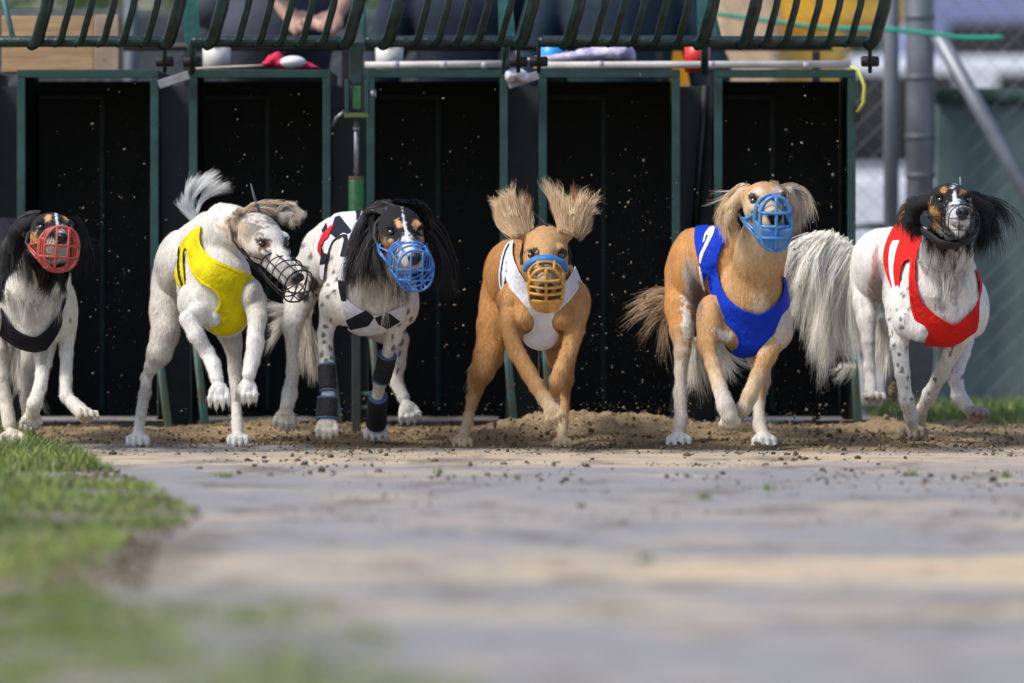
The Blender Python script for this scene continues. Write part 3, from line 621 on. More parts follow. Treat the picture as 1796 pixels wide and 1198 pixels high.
for a, b, lab in ((640, 880, 'pale pipe along the top of the box right of the hydraulic ram'), (935, 1492, 'long pale pipe along the tops of the two right hand boxes')):
    t_ = empty('white_pipe', tuple(P((a+b)/2, 114, YF)), lab, 'pipe', 'pale pipes on top of the boxes')
    MB().tube([P(a, 114.5, YF+.006), P((a+b)/2, 113.5, YF+.006), P(b, 112.5, YF+.006)], .0108, 14).build('tube', M_PIPE, t_)
    for f in (.2, .55, .85): MB().tube([P(a+(b-a)*f, 114, YF+.006), P(a+(b-a)*f+12, 114, YF+.006)], .0118, 14).build('tape', mat('grey_tape', (.42, .43, .50), .5), t_)

# ================================================================== RAISED GRILLES
M_BARS = mat('gate_green', (.009, .040, .035), .30, noise=.6, nscale=25, col2=(.004, .016, .015), bump=.25, bscale=70, spec=.6)
gl = [(-10, 64, 292, (101, 138, 177, 212, 253), 'raised green front grille above the box under the crate', 'r'), (335, 372, 606, (413, 452, 489, 526, 563), 'raised green front grille before the crouching person', 'l'),
      (640, 680, 912, (727, 764, 799, 834, 873), 'raised green front grille right of the hydraulic ram bracket', 'r'), (943, 997, 1228, (1038, 1072, 1107, 1146, 1185), 'raised green front grille before the navy plaid shirts', 'l'),
      (1236, 1307, 1529, (1340, 1374, 1414, 1450, 1487), 'raised green front grille at the right end before the yellow digger', 'r')]
def bar_pts(xb, Y0=20.52, lean=1.0, n=14):
    ctrl = [(xb-6, 78, Y0), (xb+5, 70, Y0-.03), (xb+13*lean, 42, Y0-.09), (xb+24*lean, 0, Y0-.14), (xb+31*lean, -70, Y0-.16), (xb+28*lean, -160, Y0-.11), (xb+16*lean, -235, Y0)]
    return polyline([P(*c) for c in ctrl], np.linspace(0, 1, n))
for xs_, xa, xe, thin, lab, side in gl:
    root = empty('box_grille', tuple(P((xa+xe)/2, 72, 20.52)), lab, 'grille', 'raised grilles of the starting boxes')
    MB().tube([P(xs_, 74, 20.52), P(xs_+8, 73, 20.52), P(xe-14, 72.5, 20.53), P(xe+4, 76, 20.52)], [.013, .0165, .0165, .015], 14).build('cross_tube', M_BARS, root)
    MB().tube([P(xs_+6, -236, 20.52), P(xe+12, -236, 20.52)], .014, 12).build('top_tube', M_BARS, root)
    for x_ in (xa-4, xe): MB().tube(bar_pts(x_), .0190, 14).build('outer_bar', M_BARS, root)
    for x_ in thin: MB().tube(bar_pts(x_), .0105, 12).build('bar', M_BARS, root)
    if side == 'l': bx_ = [(xs_+2, -14)]
    else: bx_ = [(xe-3, 0)]
    for bxx, _ in bx_:
        MB().tube([P(bxx, 78, 20.54), P(bxx, 126, 20.60)], .006, 8).build('hanger', M_RUB, root)
        MB().tube([P(bxx-16, 108, 20.6), P(bxx-14, 108, 20.6), P(bxx+14, 108, 20.6), P(bxx+16, 108, 20.6)], [.010, .0150, .0150, .010], 16).build('bumper', M_RUB, root)
# upright support plates behind the grilles
for (a, b, c, d, lab) in ((324, 352, 318, 346, 'teal support plate rising left of the crouching person'), (875, 905, 873, 898, 'teal support plate rising behind the middle grilles'), (1224, 1262, 1222, 1248, 'teal support plate with brace left of the yellow digger')):
    q = empty('support_plate', tuple(P(b, 75, 20.75)), lab, 'support', 'teal support plates of the gate')
    w_ = MB(); w_.prism([(wx(a, 20.75), wz(78, 20.75)), (wx(b, 20.75), wz(78, 20.75)), (wx(d, 20.75), wz(-10, 20.75)), (wx(d, 20.75), wz(-240, 20.75)), (wx(c-8, 20.75), wz(-240, 20.75)), (wx(c, 20.75), wz(-10, 20.75))], 20.75, 20.765); w_.build('plate', M_TEAL, q)
    MB().tube([P(a+12, 70, 20.8), P(a+12, 126, 20.98)], .012, 8).build('foot', M_GRN, q)
for (p0, p1, lab) in (((24, 72), (-2, -40), 'pale teal strut at the left edge above the box'), ((1262, 70), (1236, -40), 'pale teal strut slanting up beside the right support plate'), ((640, 66), (632, -60), 'pale teal strut above the hydraulic ram')):
    tag(MB().tube([P(*p0, 20.8), P(*p1, 20.8)], .008, 4, up=(0, 1, 0)).build('strut', mat('pale_teal', (.12, .30, .30), .5, noise=.3)), lab, 'strut')
# chrome hook
h_ = empty('lifting_hook', tuple(P(908, 120, 20.6)), 'small shiny hook hanging under the middle grilles', 'hook')
MB().tube([P(908, 84, 20.58), P(908, 112, 20.6)], .006, 10).build('shank', mat('chrome', (.7, .7, .68), .2, metal=1), h_); MB().tube([P(904, 112, 20.6), P(911, 120, 20.6), P(908, 126, 20.6)], .005, 8).build('hook_end', M_STEEL, h_)
# hydraulic ram between two boxes
r_ = empty('hydraulic_ram', tuple(P(625, 700, 20.7)), 'green hydraulic ram with steel rod standing between two boxes', 'hydraulic ram'); YH = 20.7
MB().prism([(wx(a, YH), wz(b, YH)) for a, b in ((606, 74), (646, 74), (638, 90), (635, 150), (614, 150), (613, 90))], YH-.02, YH+.02).build('bracket', M_BARS, r_, .004)
GR = mat('machine_green', (.03, .20, .035), .4, noise=.5, nscale=40, col2=(.03, .10, .03)); 
m_ = MB(); m_.span(wx(605, YH), wx(613, YH), YH-.03, YH+.03, wz(200, YH), wz(140, YH)); m_.span(wx(640, YH), wx(648, YH), YH-.03, YH+.03, wz(200, YH), wz(140, YH)); m_.build('clevis', M_GRN, r_, .003)
MB().span(wx(618, YH), wx(634, YH), YH-.02, YH+.02, wz(192, YH), wz(152, YH)).build('pin_block', GR, r_, .003)
MB().span(wx(604, YH), wx(648, YH), YH-.03, YH+.03, wz(207, YH), wz(198, YH)).build('flange', mat('olive', (.10, .14, .03), .5), r_, .003)
MB().tube([P(650, 165, YH-.03), P(660, 165, YH-.03)], .012, 10).build('bolt', M_STEEL, r_)
MB().tube([P(625, 205, YH), P(625, 330, YH)], .0078, 14).build('rod', M_STEEL, r_); MB().tube([P(625, 222, YH), P(625, 230, YH)], .0100, 14).build('rod_collar', M_STEEL, r_)
MB().tube([P(625, 314, YH), P(625, 316, YH), P(625, 500, YH)], [.020, .0235, .0235], 20).build('cylinder', GR, r_)
MB().tube([P(625, 309, YH), P(625, 321, YH)], .0225, 20).build('cylinder_head', mat('rusty_cap', (.12, .07, .04), .8), r_)
b_ = MB(); b_.span(wx(617, YH), wx(633, YH), YH-.015, YH+.015, 0, wz(500, YH)-.001); b_.build('foot', M_PANEL, r_, .003)
q = MB(); q.tube([P(628, 690, YH), P(652, 690, YH)], .006, 6); q.tube([P(628, 714, YH), P(652, 714, YH)], .006, 6); q.build('cross_pins', M_TEALD, r_)
MB().tube([P(604, 196, YH-.01), P(590, 207, YH), P(584, 222, YH+.02)], .006, 8).build('pipe', M_STEEL, r_)

# ================================================================== THINGS LYING ON THE BOXES
ZT = wz(122)+.001
def pot(px, r, top, label, m, rim=None):
    Y = 21.25; x = wx(px, Y); zt = wz(top, Y); root = empty('plastic_pot', (x, Y, ZT), label, 'pot', 'plastic pots on top of the boxes'); r *= Y/FPX
    MB().tube([(x, Y, ZT-.004), (x, Y, zt)], [r*.94, r], 28).build('pot_wall', m, root)
    MB().tube([(x, Y, zt-.008), (x, Y, zt+.002)], r*1.05, 28).build('rim', m, root)
PW = mat('white_plastic', (.68, .68, .64), .4, noise=.2)
pot(380, 25, 78, 'white plastic pot beside the crouching person', PW); pot(683, 25, 78, 'white plastic pot right of the hydraulic ram', PW)
pot(970, 25, 74, 'bright blue plastic pot next to the white towel', mat('blue_plastic', (.02, .32, .80), .4)); pot(1223, 23, 74, 'red plastic pot before the yellow digger', mat('red_plastic', (.60, .02, .02), .4))
def cloth_heap(name, label, cat, segs, m, h=.004):
    f = Field(h)
    for (a, b, y_, rx, rz) in segs: f.ell(P(a, b, y_), (rx*Q, rx*Q*.9+.02, rz*Q), WHITE, k=.012)
    G_, l_ = f.grid(f.prims, .02); vv, qq = surface_nets(G_, l_, h); vv[:, 2] += .004*(vnoise(vv, 35, 4)-.5)*1.6; vv[:, 2] += .004*(vnoise(vv, 90, 5)-.5)
    return tag(link(name, fast_mesh(name, vv, qq), m), label, cat)
M_TOW = mat('printed_towel', (.66, .64, .74), .85, noise=.9, nscale=26, col2=(.30, .26, .48), bump=.5)
cloth_heap('towel', 'white towel with violet print heaped on the pipe', 'towel', [(935+i*14, 106-i*1.2, 21.06, 16, 5+i*.5) for i in range(6)]+[(1030, 97, 21.10, 26, 13), (1060, 94, 21.10, 30, 16), (1088, 93, 21.10, 24, 18), (1104, 100, 21.10, 12, 14)], M_TOW)
cloth_heap('folded_cloth', 'small white cloth hanging in the gap under the hook', 'cloth', [(895, 134, 20.95, 10, 13), (910, 130, 20.95, 16, 9), (920, 138, 20.95, 12, 8)], mat('plain_white_cloth', (.62, .60, .70), .85, bump=.5))
M_REDC = mat('crimson_cloth', (.55, .01, .06), .8, bump=.4)
cp = cloth_heap('cap', 'crimson cap with a white front panel lying on the box', 'cap', [(505, 112, 21.1, 26, 12), (525, 115, 21.1, 26, 9), (480, 105, 21.1, 14, 10), (488, 98, 21.1, 8, 6), (545, 119, 21.1, 18, 4), (470, 112, 21.1, 12, 6)], M_REDC)
f_ = Field(.003); f_.ell(P(514, 109, 21.055), (24*Q, .04, 12*Q), WHITE); G_, l_ = f_.grid(f_.prims, .01); vv, qq = surface_nets(G_, l_, .003); link('front_panel', fast_mesh('front_panel', vv, qq), mat('cap_white', (.66, .66, .72), .8), cp)
tag(MB().tube([P(330, 121, 21.1), P(370, 119, 21.1), P(420, 117, 21.1), P(470, 115, 21.1)], [.004, .007, .009, .008], 10, flat=.5, up=(0, 0, 1)).build('leather_strap', mat('pale_leather', (.55, .42, .33), .7, noise=.2)), 'pale leather strap lying left of the crimson cap', 'strap')
c_ = empty('wooden_crate', tuple(P(105, 126, 21.5)), 'plywood crate standing on the leftmost full box', 'crate'); WD = mat('plywood', (.52, .33, .17), .7, noise=.35, nscale=9, stretch=(.5, 1, 6), bump=.2); YC = 21.45
MB().span(wx(3, YC), wx(164, YC), YC, YC+.015, ZT, wz(28, YC)).build('front_board', WD, c_, .002); MB().span(wx(166, YC), wx(208, YC), YC-.004, YC+.02, ZT, wz(26, YC)).build('corner_board', mat('grey_wood', (.42, .30, .22), .7, noise=.3, nscale=14), c_, .002)
MB().span(wx(3, YC), wx(8, YC), YC+.016, YC+.30, ZT, wz(28, YC)).build('side_board', WD, c_); MB().span(wx(200, YC), wx(206, YC), YC+.021, YC+.30, ZT, wz(28, YC)).build('side_board', WD, c_); MB().span(wx(3, YC), wx(206, YC), YC+.301, YC+.315, ZT, wz(28, YC)).build('back_board', WD, c_)
q = MB()
for xx in (wx(10, YC), wx(200, YC)): q.span(xx-.02, xx+.02, YC+.02, YC+.29, 0, ZT-.03)
rack = empty('rear_rack', (wx(105, YC), YC+.6, 0), 'dark steel rack standing behind the boxes', 'rack')
for xx in np.linspace(-1.5, .95, 6): MB().span(xx-.012, xx+.012, 22.05, 22.075, 0, 1.155).build('leg', M_RUB, rack)
MB().tube([(-1.55, 22.06, 1.17), (1.0, 22.06, 1.17)], .013, 10).build('rail', M_RUB, rack)
q.bm.free()

# ================================================================== PEOPLE BEHIND THE BOXES
SKIN = (.50, .29, .22)
def bulk(f, pts, rs, k=.03, col=WHITE):
    for i in range(len(pts)-1): f.cone(pts[i], rs[i], pts[i+1], rs[i+1], col, k=k)
def to_obj(f, name, m, parent, h, attr=False):
    G_, l_ = f.grid(f.prims, .02); vv, qq = surface_nets(G_, l_, h); return link(name, fast_mesh(name, vv, qq, True, f.colours(vv) if attr else None), m, parent)
M_SKIN = mat('skin', SKIN, .55, noise=.12, nscale=30)
def person(x, y, label, jacket, trousers, hair, bend=0, face=-1, hands=None, elbows=None, hgt=1.75):
    root = empty('person', (x, y, 0), label, 'person', 'people behind the starting boxes'); s = hgt/1.75
    hip = np.array((x, y, .93*s)); ch = np.array((x, y+face*bend*.9, 1.32*s-bend*.35)); nk = np.array((x, y+face*bend*1.15, 1.47*s-bend*.5)); hd = nk+np.array((0, face*(.03+bend*.25), .15*s))
    if hands is None: hands = [(x-.27, y+face*.02, .78*s), (x+.27, y+face*.02, .78*s)]
    if elbows is None: elbows = [(x-.29, y, 1.10*s), (x+.29, y, 1.10*s)]
    hands = [np.array(h_) for h_ in hands]; elbows = [np.array(e_) for e_ in elbows]; sh = [ch+np.array((-.19, 0, .09)), ch+np.array((.19, 0, .09))]
    b = Field(.010); j = Field(.012); t = Field(.012)
    bulk(b, [hip, ch], [.12, .13]); bulk(b, [ch, nk, hd-np.array((0, 0, .05))], [.10, .055, .055]); b.ell(hd, (.078, .098, .115), SKIN); b.ell(hd+np.array((0, face*.095, -.01)), (.014, .02, .025), SKIN, k=.01)
    b.ell(hd+np.array((0, face*.07, -.075)), (.04, .035, .03), SKIN, k=.02)
    for i, sg in enumerate((-1, 1)):
        bulk(b, [sh[i], elbows[i], hands[i]], [.05, .04, .028], .02); hh = hands[i]; dr = hands[i]-elbows[i]; dr = dr/np.linalg.norm(dr); lt = np.array((1., 0, 0)); lt -= dr*(lt@dr); lt /= np.linalg.norm(lt); up = np.cross(lt, dr)
        if up[1]*face < 0: up = -up
        b.ell(hh+dr*.05, (.042, .045, .022), SKIN, R=np.stack([lt, dr, up], 1), k=.01)
        for q_, (o_, L) in enumerate(((-.031, .030), (-.011, .036), (.010, .034), (.030, .026))):
            k0 = hh+dr*.085+lt*o_; k1 = k0+dr*L*.5-up*L*.6*-1; k2 = k1-dr*L*.6+up*L*.5
            b.cone(k0, .0105, k1, .0100, SKIN, k=.003); b.cone(k1, .0100, k2, .0085, SKIN, k=.003)
        th = hh+dr*.03-lt*sg*.035; b.cone(th, .012, th+dr*.045+up*.02-lt*sg*.006, .0095, SKIN, k=.004)
        b.ell(hd+np.array((sg*.078, 0, -.01)), (.012, .02, .03), SKIN, k=.005)
        kn = np.array((x+sg*.11, y+face*.03, .50*s)); an = np.array((x+sg*.12, y, .09)); bulk(b, [hip+np.array((sg*.09, 0, -.05)), kn, an], [.085, .055, .040]); bulk(t, [hip+np.array((sg*.09, 0, -.02)), kn, an+np.array((0, 0, .02))], [.115, .080, .068])
        f2 = Field(.012); f2.cone(an+np.array((0, 0, -.035)), .045, an+np.array((0, face*.14, -.045)), .038, WHITE); to_obj(f2, 'shoe', M_RUB, root, .012)
        bulk(j, [sh[i], elbows[i], hands[i]+(elbows[i]-hands[i])*(.55 if bend else .12)], [.080, .062, .052], .03)
    b.cone(hip, .10, hip-np.array((0, 0, .06)), .10, SKIN); bulk(t, [hip+np.array((0, 0, .03)), hip-np.array((0, 0, .05))], [.15, .14])
    bulk(j, [hip+np.array((0, 0, .02)), ch], [.155, .185]); bulk(j, [ch, nk-np.array((0, 0, .03))], [.17, .09], .05)
    to_obj(b, 'body', M_SKIN, root, .010); to_obj(j, 'jacket', jacket, root, .012); to_obj(t, 'trousers', trousers, root, .012)
    hr = Field(.008); hr.ell(hd+np.array((0, -face*.025, .03)), (.088, .095, .10), WHITE); hr.cut(hd+np.array((0, face*.11, -.05)), (.10, .075, .11)); to_obj(hr, 'hair', hair, root, .008)
    for sg in (-1, 1): MB().sphere(hd+np.array((sg*.03, face*.088, .01)), .011, 2).build('eye', M_EYE, root)
    return root
def plaid(name, a, b, c, sc):
    m = mat(name, a, .85); n = m.node_tree.nodes; l = m.node_tree.links; g = n.new('ShaderNodeNewGeometry'); src = None
    for ax, colr in (('X', b), ('Z', c)):
        s = n.new('ShaderNodeSeparateXYZ'); l.new(g.outputs['Position'], s.inputs[0]); w_ = n.new('ShaderNodeMath'); w_.operation = 'MULTIPLY'; w_.inputs[1].default_value = sc; l.new(s.outputs[ax], w_.inputs[0])
        fr = n.new('ShaderNodeMath'); fr.operation = 'PINGPONG'; fr.inputs[1].default_value = 1; l.new(w_.outputs[0], fr.inputs[0]); gt = n.new('ShaderNodeMath'); gt.operation = 'GREATER_THAN'; gt.inputs[1].default_value = .55; l.new(fr.outputs[0], gt.inputs[0])
        hf = n.new('ShaderNodeMath'); hf.operation = 'MULTIPLY'; hf.inputs[1].default_value = .6; l.new(gt.outputs[0], hf.inputs[0])
        mx = n.new('ShaderNodeMix'); mx.data_type = 'RGBA'; l.new(hf.outputs[0], mx.inputs[0]); mx.inputs[7].default_value = (*colr, 1)
        if src is None: mx.inputs[6].default_value = (*a, 1)
        else: l.new(src, mx.inputs[6])
        src = mx.outputs[2]
    l.new(src, n['Principled BSDF'].inputs['Base Color']); return m
NAVY = plaid('navy_plaid', (.010, .020, .042), (.008, .042, .046), (.014, .028, .065), 26); NAVY2 = plaid('navy_green_plaid', (.010, .018, .045), (.010, .035, .04), (.008, .012, .03), 20)
CHK = plaid('small_check', (.03, .03, .05), (.22, .19, .24), (.10, .09, .12), 70); SLATE = mat('slate_jacket', (.040, .048, .078), .8, noise=.3, nscale=8, bump=.4, bscale=20); JEAN = mat('dark_trousers', (.012, .014, .028), .85, noise=.3)
BR = mat('brown_hair', (.05, .03, .015), .6); GY = mat('grey_hair', (.25, .24, .23), .6)
Yp = 22.1
person(wx(485, 22.5), 22.55, 'person in slate jacket leaning over the boxes with both fists together', SLATE, JEAN, GY, bend=.30, hands=[tuple(P(505, 22, 22.1)), tuple(P(592, 20, 22.1))], elbows=[tuple(P(415, -75, 22.25)), tuple(P(655, -85, 22.25))])
person(wx(825, 22.6), 22.6, 'person in dark blue shirt standing between the two middle support plates', NAVY2, JEAN, BR)
person(wx(948, 22.45), 22.75, 'person in small checked shirt standing behind the blue pot', CHK, JEAN, BR)
person(wx(1085, 22.4), 22.4, 'person in navy plaid shirt standing behind the heaped towel', NAVY, JEAN, BR)

# ================================================================== FENCE AND BACKGROUND
M_GALV = mat('galvanised_steel', (.20, .22, .26), .45, metal=.3, noise=.3, nscale=10)
fence = empty('chain_link_fence', (0, 23.5, 0), 'grey chain link fence with a thick corner post and slanting brace', 'fence'); YN = 23.5
for px_, r_ in ((1563, 13.5), (1614, 25), (880, 13), (230, 13)):
    MB().tube([(wx(px_, YN), YN, -.05), (wx(px_, YN), YN, 2.4)], r_*YN/FPX, 18).build('post', M_GALV, fence)
MB().tube([P(1644, 60, YN-.05), P(1796, 330, YN-.05), P(2010, 715, YN-.05)], 14*YN/FPX, 14).build('brace', M_GALV, fence)
MB().tube([(-3.2, YN, 2.36), (4.2, YN, 2.36)], .02, 12).build('top_rail', M_GALV, fence)
MB().tube([P(1485, 396, YN), P(1560, 396, YN)], .012, 10).build('short_rail', M_GALV, fence)
for py_ in (26, 132, 236, 304): MB().tube([P(1588, py_, YN), P(1640, py_, YN)], 27*YN/FPX/1, 18).build('clamp', mat('dark_clamp', (.10, .11, .13), .5), fence) if False else MB().tube([(wx(1614, YN), YN, wz(py_, YN)), (wx(1614, YN), YN, wz(py_+8, YN))], 27*YN/FPX, 18).build('clamp', mat('dark_clamp', (.10, .11, .13), .5), fence)
ch = MB(); x = -3.2
while x < 6.4:
    for sg in (-1, 1):
        xa, za, xb, zb = x, 0.02, x+sg*2.33, 2.35
        ch.tube([(xa, YN+.03+sg*.002, za), (xb, YN+.03+sg*.002, zb)], .0011, 3, cap=False)
    x += .078
ch.build('chain_link', M_GALV, fence)
def wavy_sheet(px0, px1, py0, py1, Y, name, m, label, cat, n=90):
    X = np.linspace(wx(px0, Y), wx(px1, Y), n); Z = np.linspace(wz(py1, Y), wz(py0, Y), 40); A, B = np.meshgrid(X, Z, indexing='ij'); p = np.stack([A.ravel(), A.ravel()*0, B.ravel()], 1)
    V = np.stack([A.ravel(), Y+.03*(vnoise(p, 4, 9)-.5)+.008*(vnoise(p*np.array((1, 1, .3)), 18, 8)-.5), B.ravel()], 1); i, j = np.meshgrid(np.arange(n-1), np.arange(39), indexing='ij'); a = (i*40+j).ravel()
    o = link(name, fast_mesh(name, V, np.stack([a, a+40, a+41, a+1], 1)), m); sm = o.modifiers.new('thick', 'SOLIDIFY'); sm.thickness = .004; return tag(o, label, cat)
scr = wavy_sheet(1640, 2400, 168, 735, 23.62, 'windbreak_screen', mat('faded_green_mesh', (.20, .265, .25), .9, noise=.4, nscale=5, col2=(.11, .165, .17), stretch=(1.5, 1, .5)), 'faded green windbreak mesh tied to the fence on the right', 'windbreak')
MB().tube([P(1640, 168, 23.60), P(1796, 170, 23.60), P(2400, 168, 23.60)], .028, 10).build('rolled_edge', mat('dark_green_edge', (.035, .075, .06), .9), scr)
wavy_sheet(-200, 800, 16, 735, 23.62, 'tarpaulin', mat('grey_tarp', (.075, .095, .10), .7, noise=.3, nscale=5), 'dark grey tarpaulin on the fence behind the boxes', 'tarpaulin')
tag(MB().tube([tuple(v) for v in polyline([P(1225, 20, 23.3), P(1330, 34, 23.3), P(1440, 48, 23.3), P(1560, 52, 23.3), P(1640, 60, 23.3), P(1685, 66, 23.3), P(1760, 66, 23.3)], np.linspace(0, 1, 30))], .0075, 8).build('rope', mat('green_rope', (.02, .38, .26), .7, bump=.6, bscale=150)), 'bright green rope sagging along the fence', 'rope')

def car(name, x0, x1, Y, zr, label, body_m, cat, win=(.01, .012, .02), hood=True, wt=.09):
    L = x1-x0; root = empty(name, ((x0+x1)/2, Y, 0), label, cat); zb = zr*.58
    prof = [(x0, .28), (x1, .28), (x1, zb*.92), (x1-L*.03, zb), (x0+L*.02, zb), (x0, zb*.85)]
    q = MB(); q.prism(prof, Y, Y+1.7); q.build('body', body_m, root, .05)
    a, b = (x0+L*.04, x1-L*.28) if hood else (x0+L*.02, x1-L*.1)
    q = MB(); q.prism([(a, zb+.002), (b, zb+.002), (b-L*.10, zr), (a+L*.08, zr)], Y+.10, Y+1.6); q.build('cabin', body_m, root, .05)
    for f0, f1 in ((.10, .47), (.52, .86)):
        q = MB(); u0, u1 = a+(b-a)*f0, a+(b-a)*f1; q.prism([(u0, zb+.05), (u1, zb+.05), (u1-.05, zr-wt), (u0+.05, zr-wt)], Y+.08, Y+.11); q.build('window', mat('car_glass', win, .08, spec=.8), root)
    for xx in (x0+L*.19, x1-L*.19):
        for yy in (Y+.02, Y+1.5):
            t = MB().tube([(xx, yy, .32), (xx, yy+.2, .32)], .32, 28).build('wheel', M_RUB, root); MB().tube([(xx, yy-.012, .32), (xx, yy+.05, .32)], .19, 20).build('rim', M_STEEL, t)
    for yy in (Y+.25, Y+1.45): MB().box((x1-.01, yy, zb*.78), (.05, .22, .12)).build('headlight', mat('lamp_glass', (.8, .78, .6), .1), root, .02)
    return root
car('parked_car', .9, 4.8, 36, 1.42, 'white parked car seen through the gap between box and fence post', mat('white_car_paint', (.62, .65, .72), .3, coat=.5), 'car')
car('parked_van', 2.1, 7.4, 44, 2.15, 'lavender blue parked van behind the fence on the right', mat('lavender_paint', (.20, .23, .42), .35, coat=.5), 'van', hood=False, wt=.36)
dg = empty('yellow_digger', (1.2, 31, 0), 'yellow digger with dark cab standing behind the right hand boxes', 'digger'); YEL = mat('digger_yellow', (.72, .42, .02), .45, noise=.35, nscale=3, col2=(.50, .30, .05))
MB().span(.80, 1.46, 30.6, 31.9, .55, 1.42).build('engine_housing', YEL, dg, .06); MB().span(.95, 1.72, 30.8, 31.8, 1.425, 2.3).build('cab', YEL, dg, .05)
MB().span(1.42, 1.66, 30.77, 30.80, 1.62, 2.2).build('window', mat('cab_glass', (.10, .10, .09), .1), dg, .01); MB().span(.86, 1.16, 30.45, 30.597, .9, 1.75).build('side_tank', mat('beige_paint', (.60, .42, .26), .5, noise=.2), dg, .04)
for yy in (30.5, 31.75):
    t = MB(); t.tube([(.75+.05, yy, .27), (1.42, yy, .27)], .26, 20); t.build('track', M_RUB, dg)
MB().tube([(.8, 31.2, 1.2), (.1, 31.2, 2.6), (-.9, 31.2, 2.2)], .13, 8).build('boom', YEL, dg); MB().tube([(-.9, 31.2, 2.2), (-1.1, 31.2, 1.0)], .10, 8).build('dipper_arm', YEL, dg); MB().prism([(-1.3, .6), (-.9, .6), (-.95, 1.0), (-1.2, 1.0)], 30.9, 31.5).build('bucket', M_RUB, dg)
car('small_car', -4.9, -1.0, 38, 1.50, 'pale cream parked car showing above the tarpaulin on the left', mat('cream_paint', (.62, .60, .42), .4), 'car')
# far hedge
hf = Field(.14)
for i in range(60): hf.ell(np.array((-16+i*.62+RNG.normal()*.2, 70+RNG.normal()*1.2, 1.0+RNG.random()*1.2)), (.9, 1.0, 1.3+RNG.random()*.6), WHITE, k=.2)
hv, hq = surface_nets(*hf.grid(hf.prims, .4), .14); hv = hv+.5*(vnoise(hv, 2.2, 3)-.5)[:, None]; N_ = 26000; ix = RNG.integers(0, len(hv), N_); c0 = hv[ix]+RNG.normal(size=(N_, 3))*.16; a1 = RNG.normal(size=(N_, 3))*.09; a2 = RNG.normal(size=(N_, 3))*.09
VV = np.stack([c0-a1, c0+a2, c0+a1, c0-a2], 1).reshape(-1, 3); cc = np.array((.05, .10, .03))*RNG.uniform(.4, 2.0, (N_, 1))
tag(link('hedge', fast_mesh('hedge', VV, np.arange(len(VV)).reshape(-1, 4), False, np.repeat(cc, 4, 0)), M_GRASS), kind='stuff')

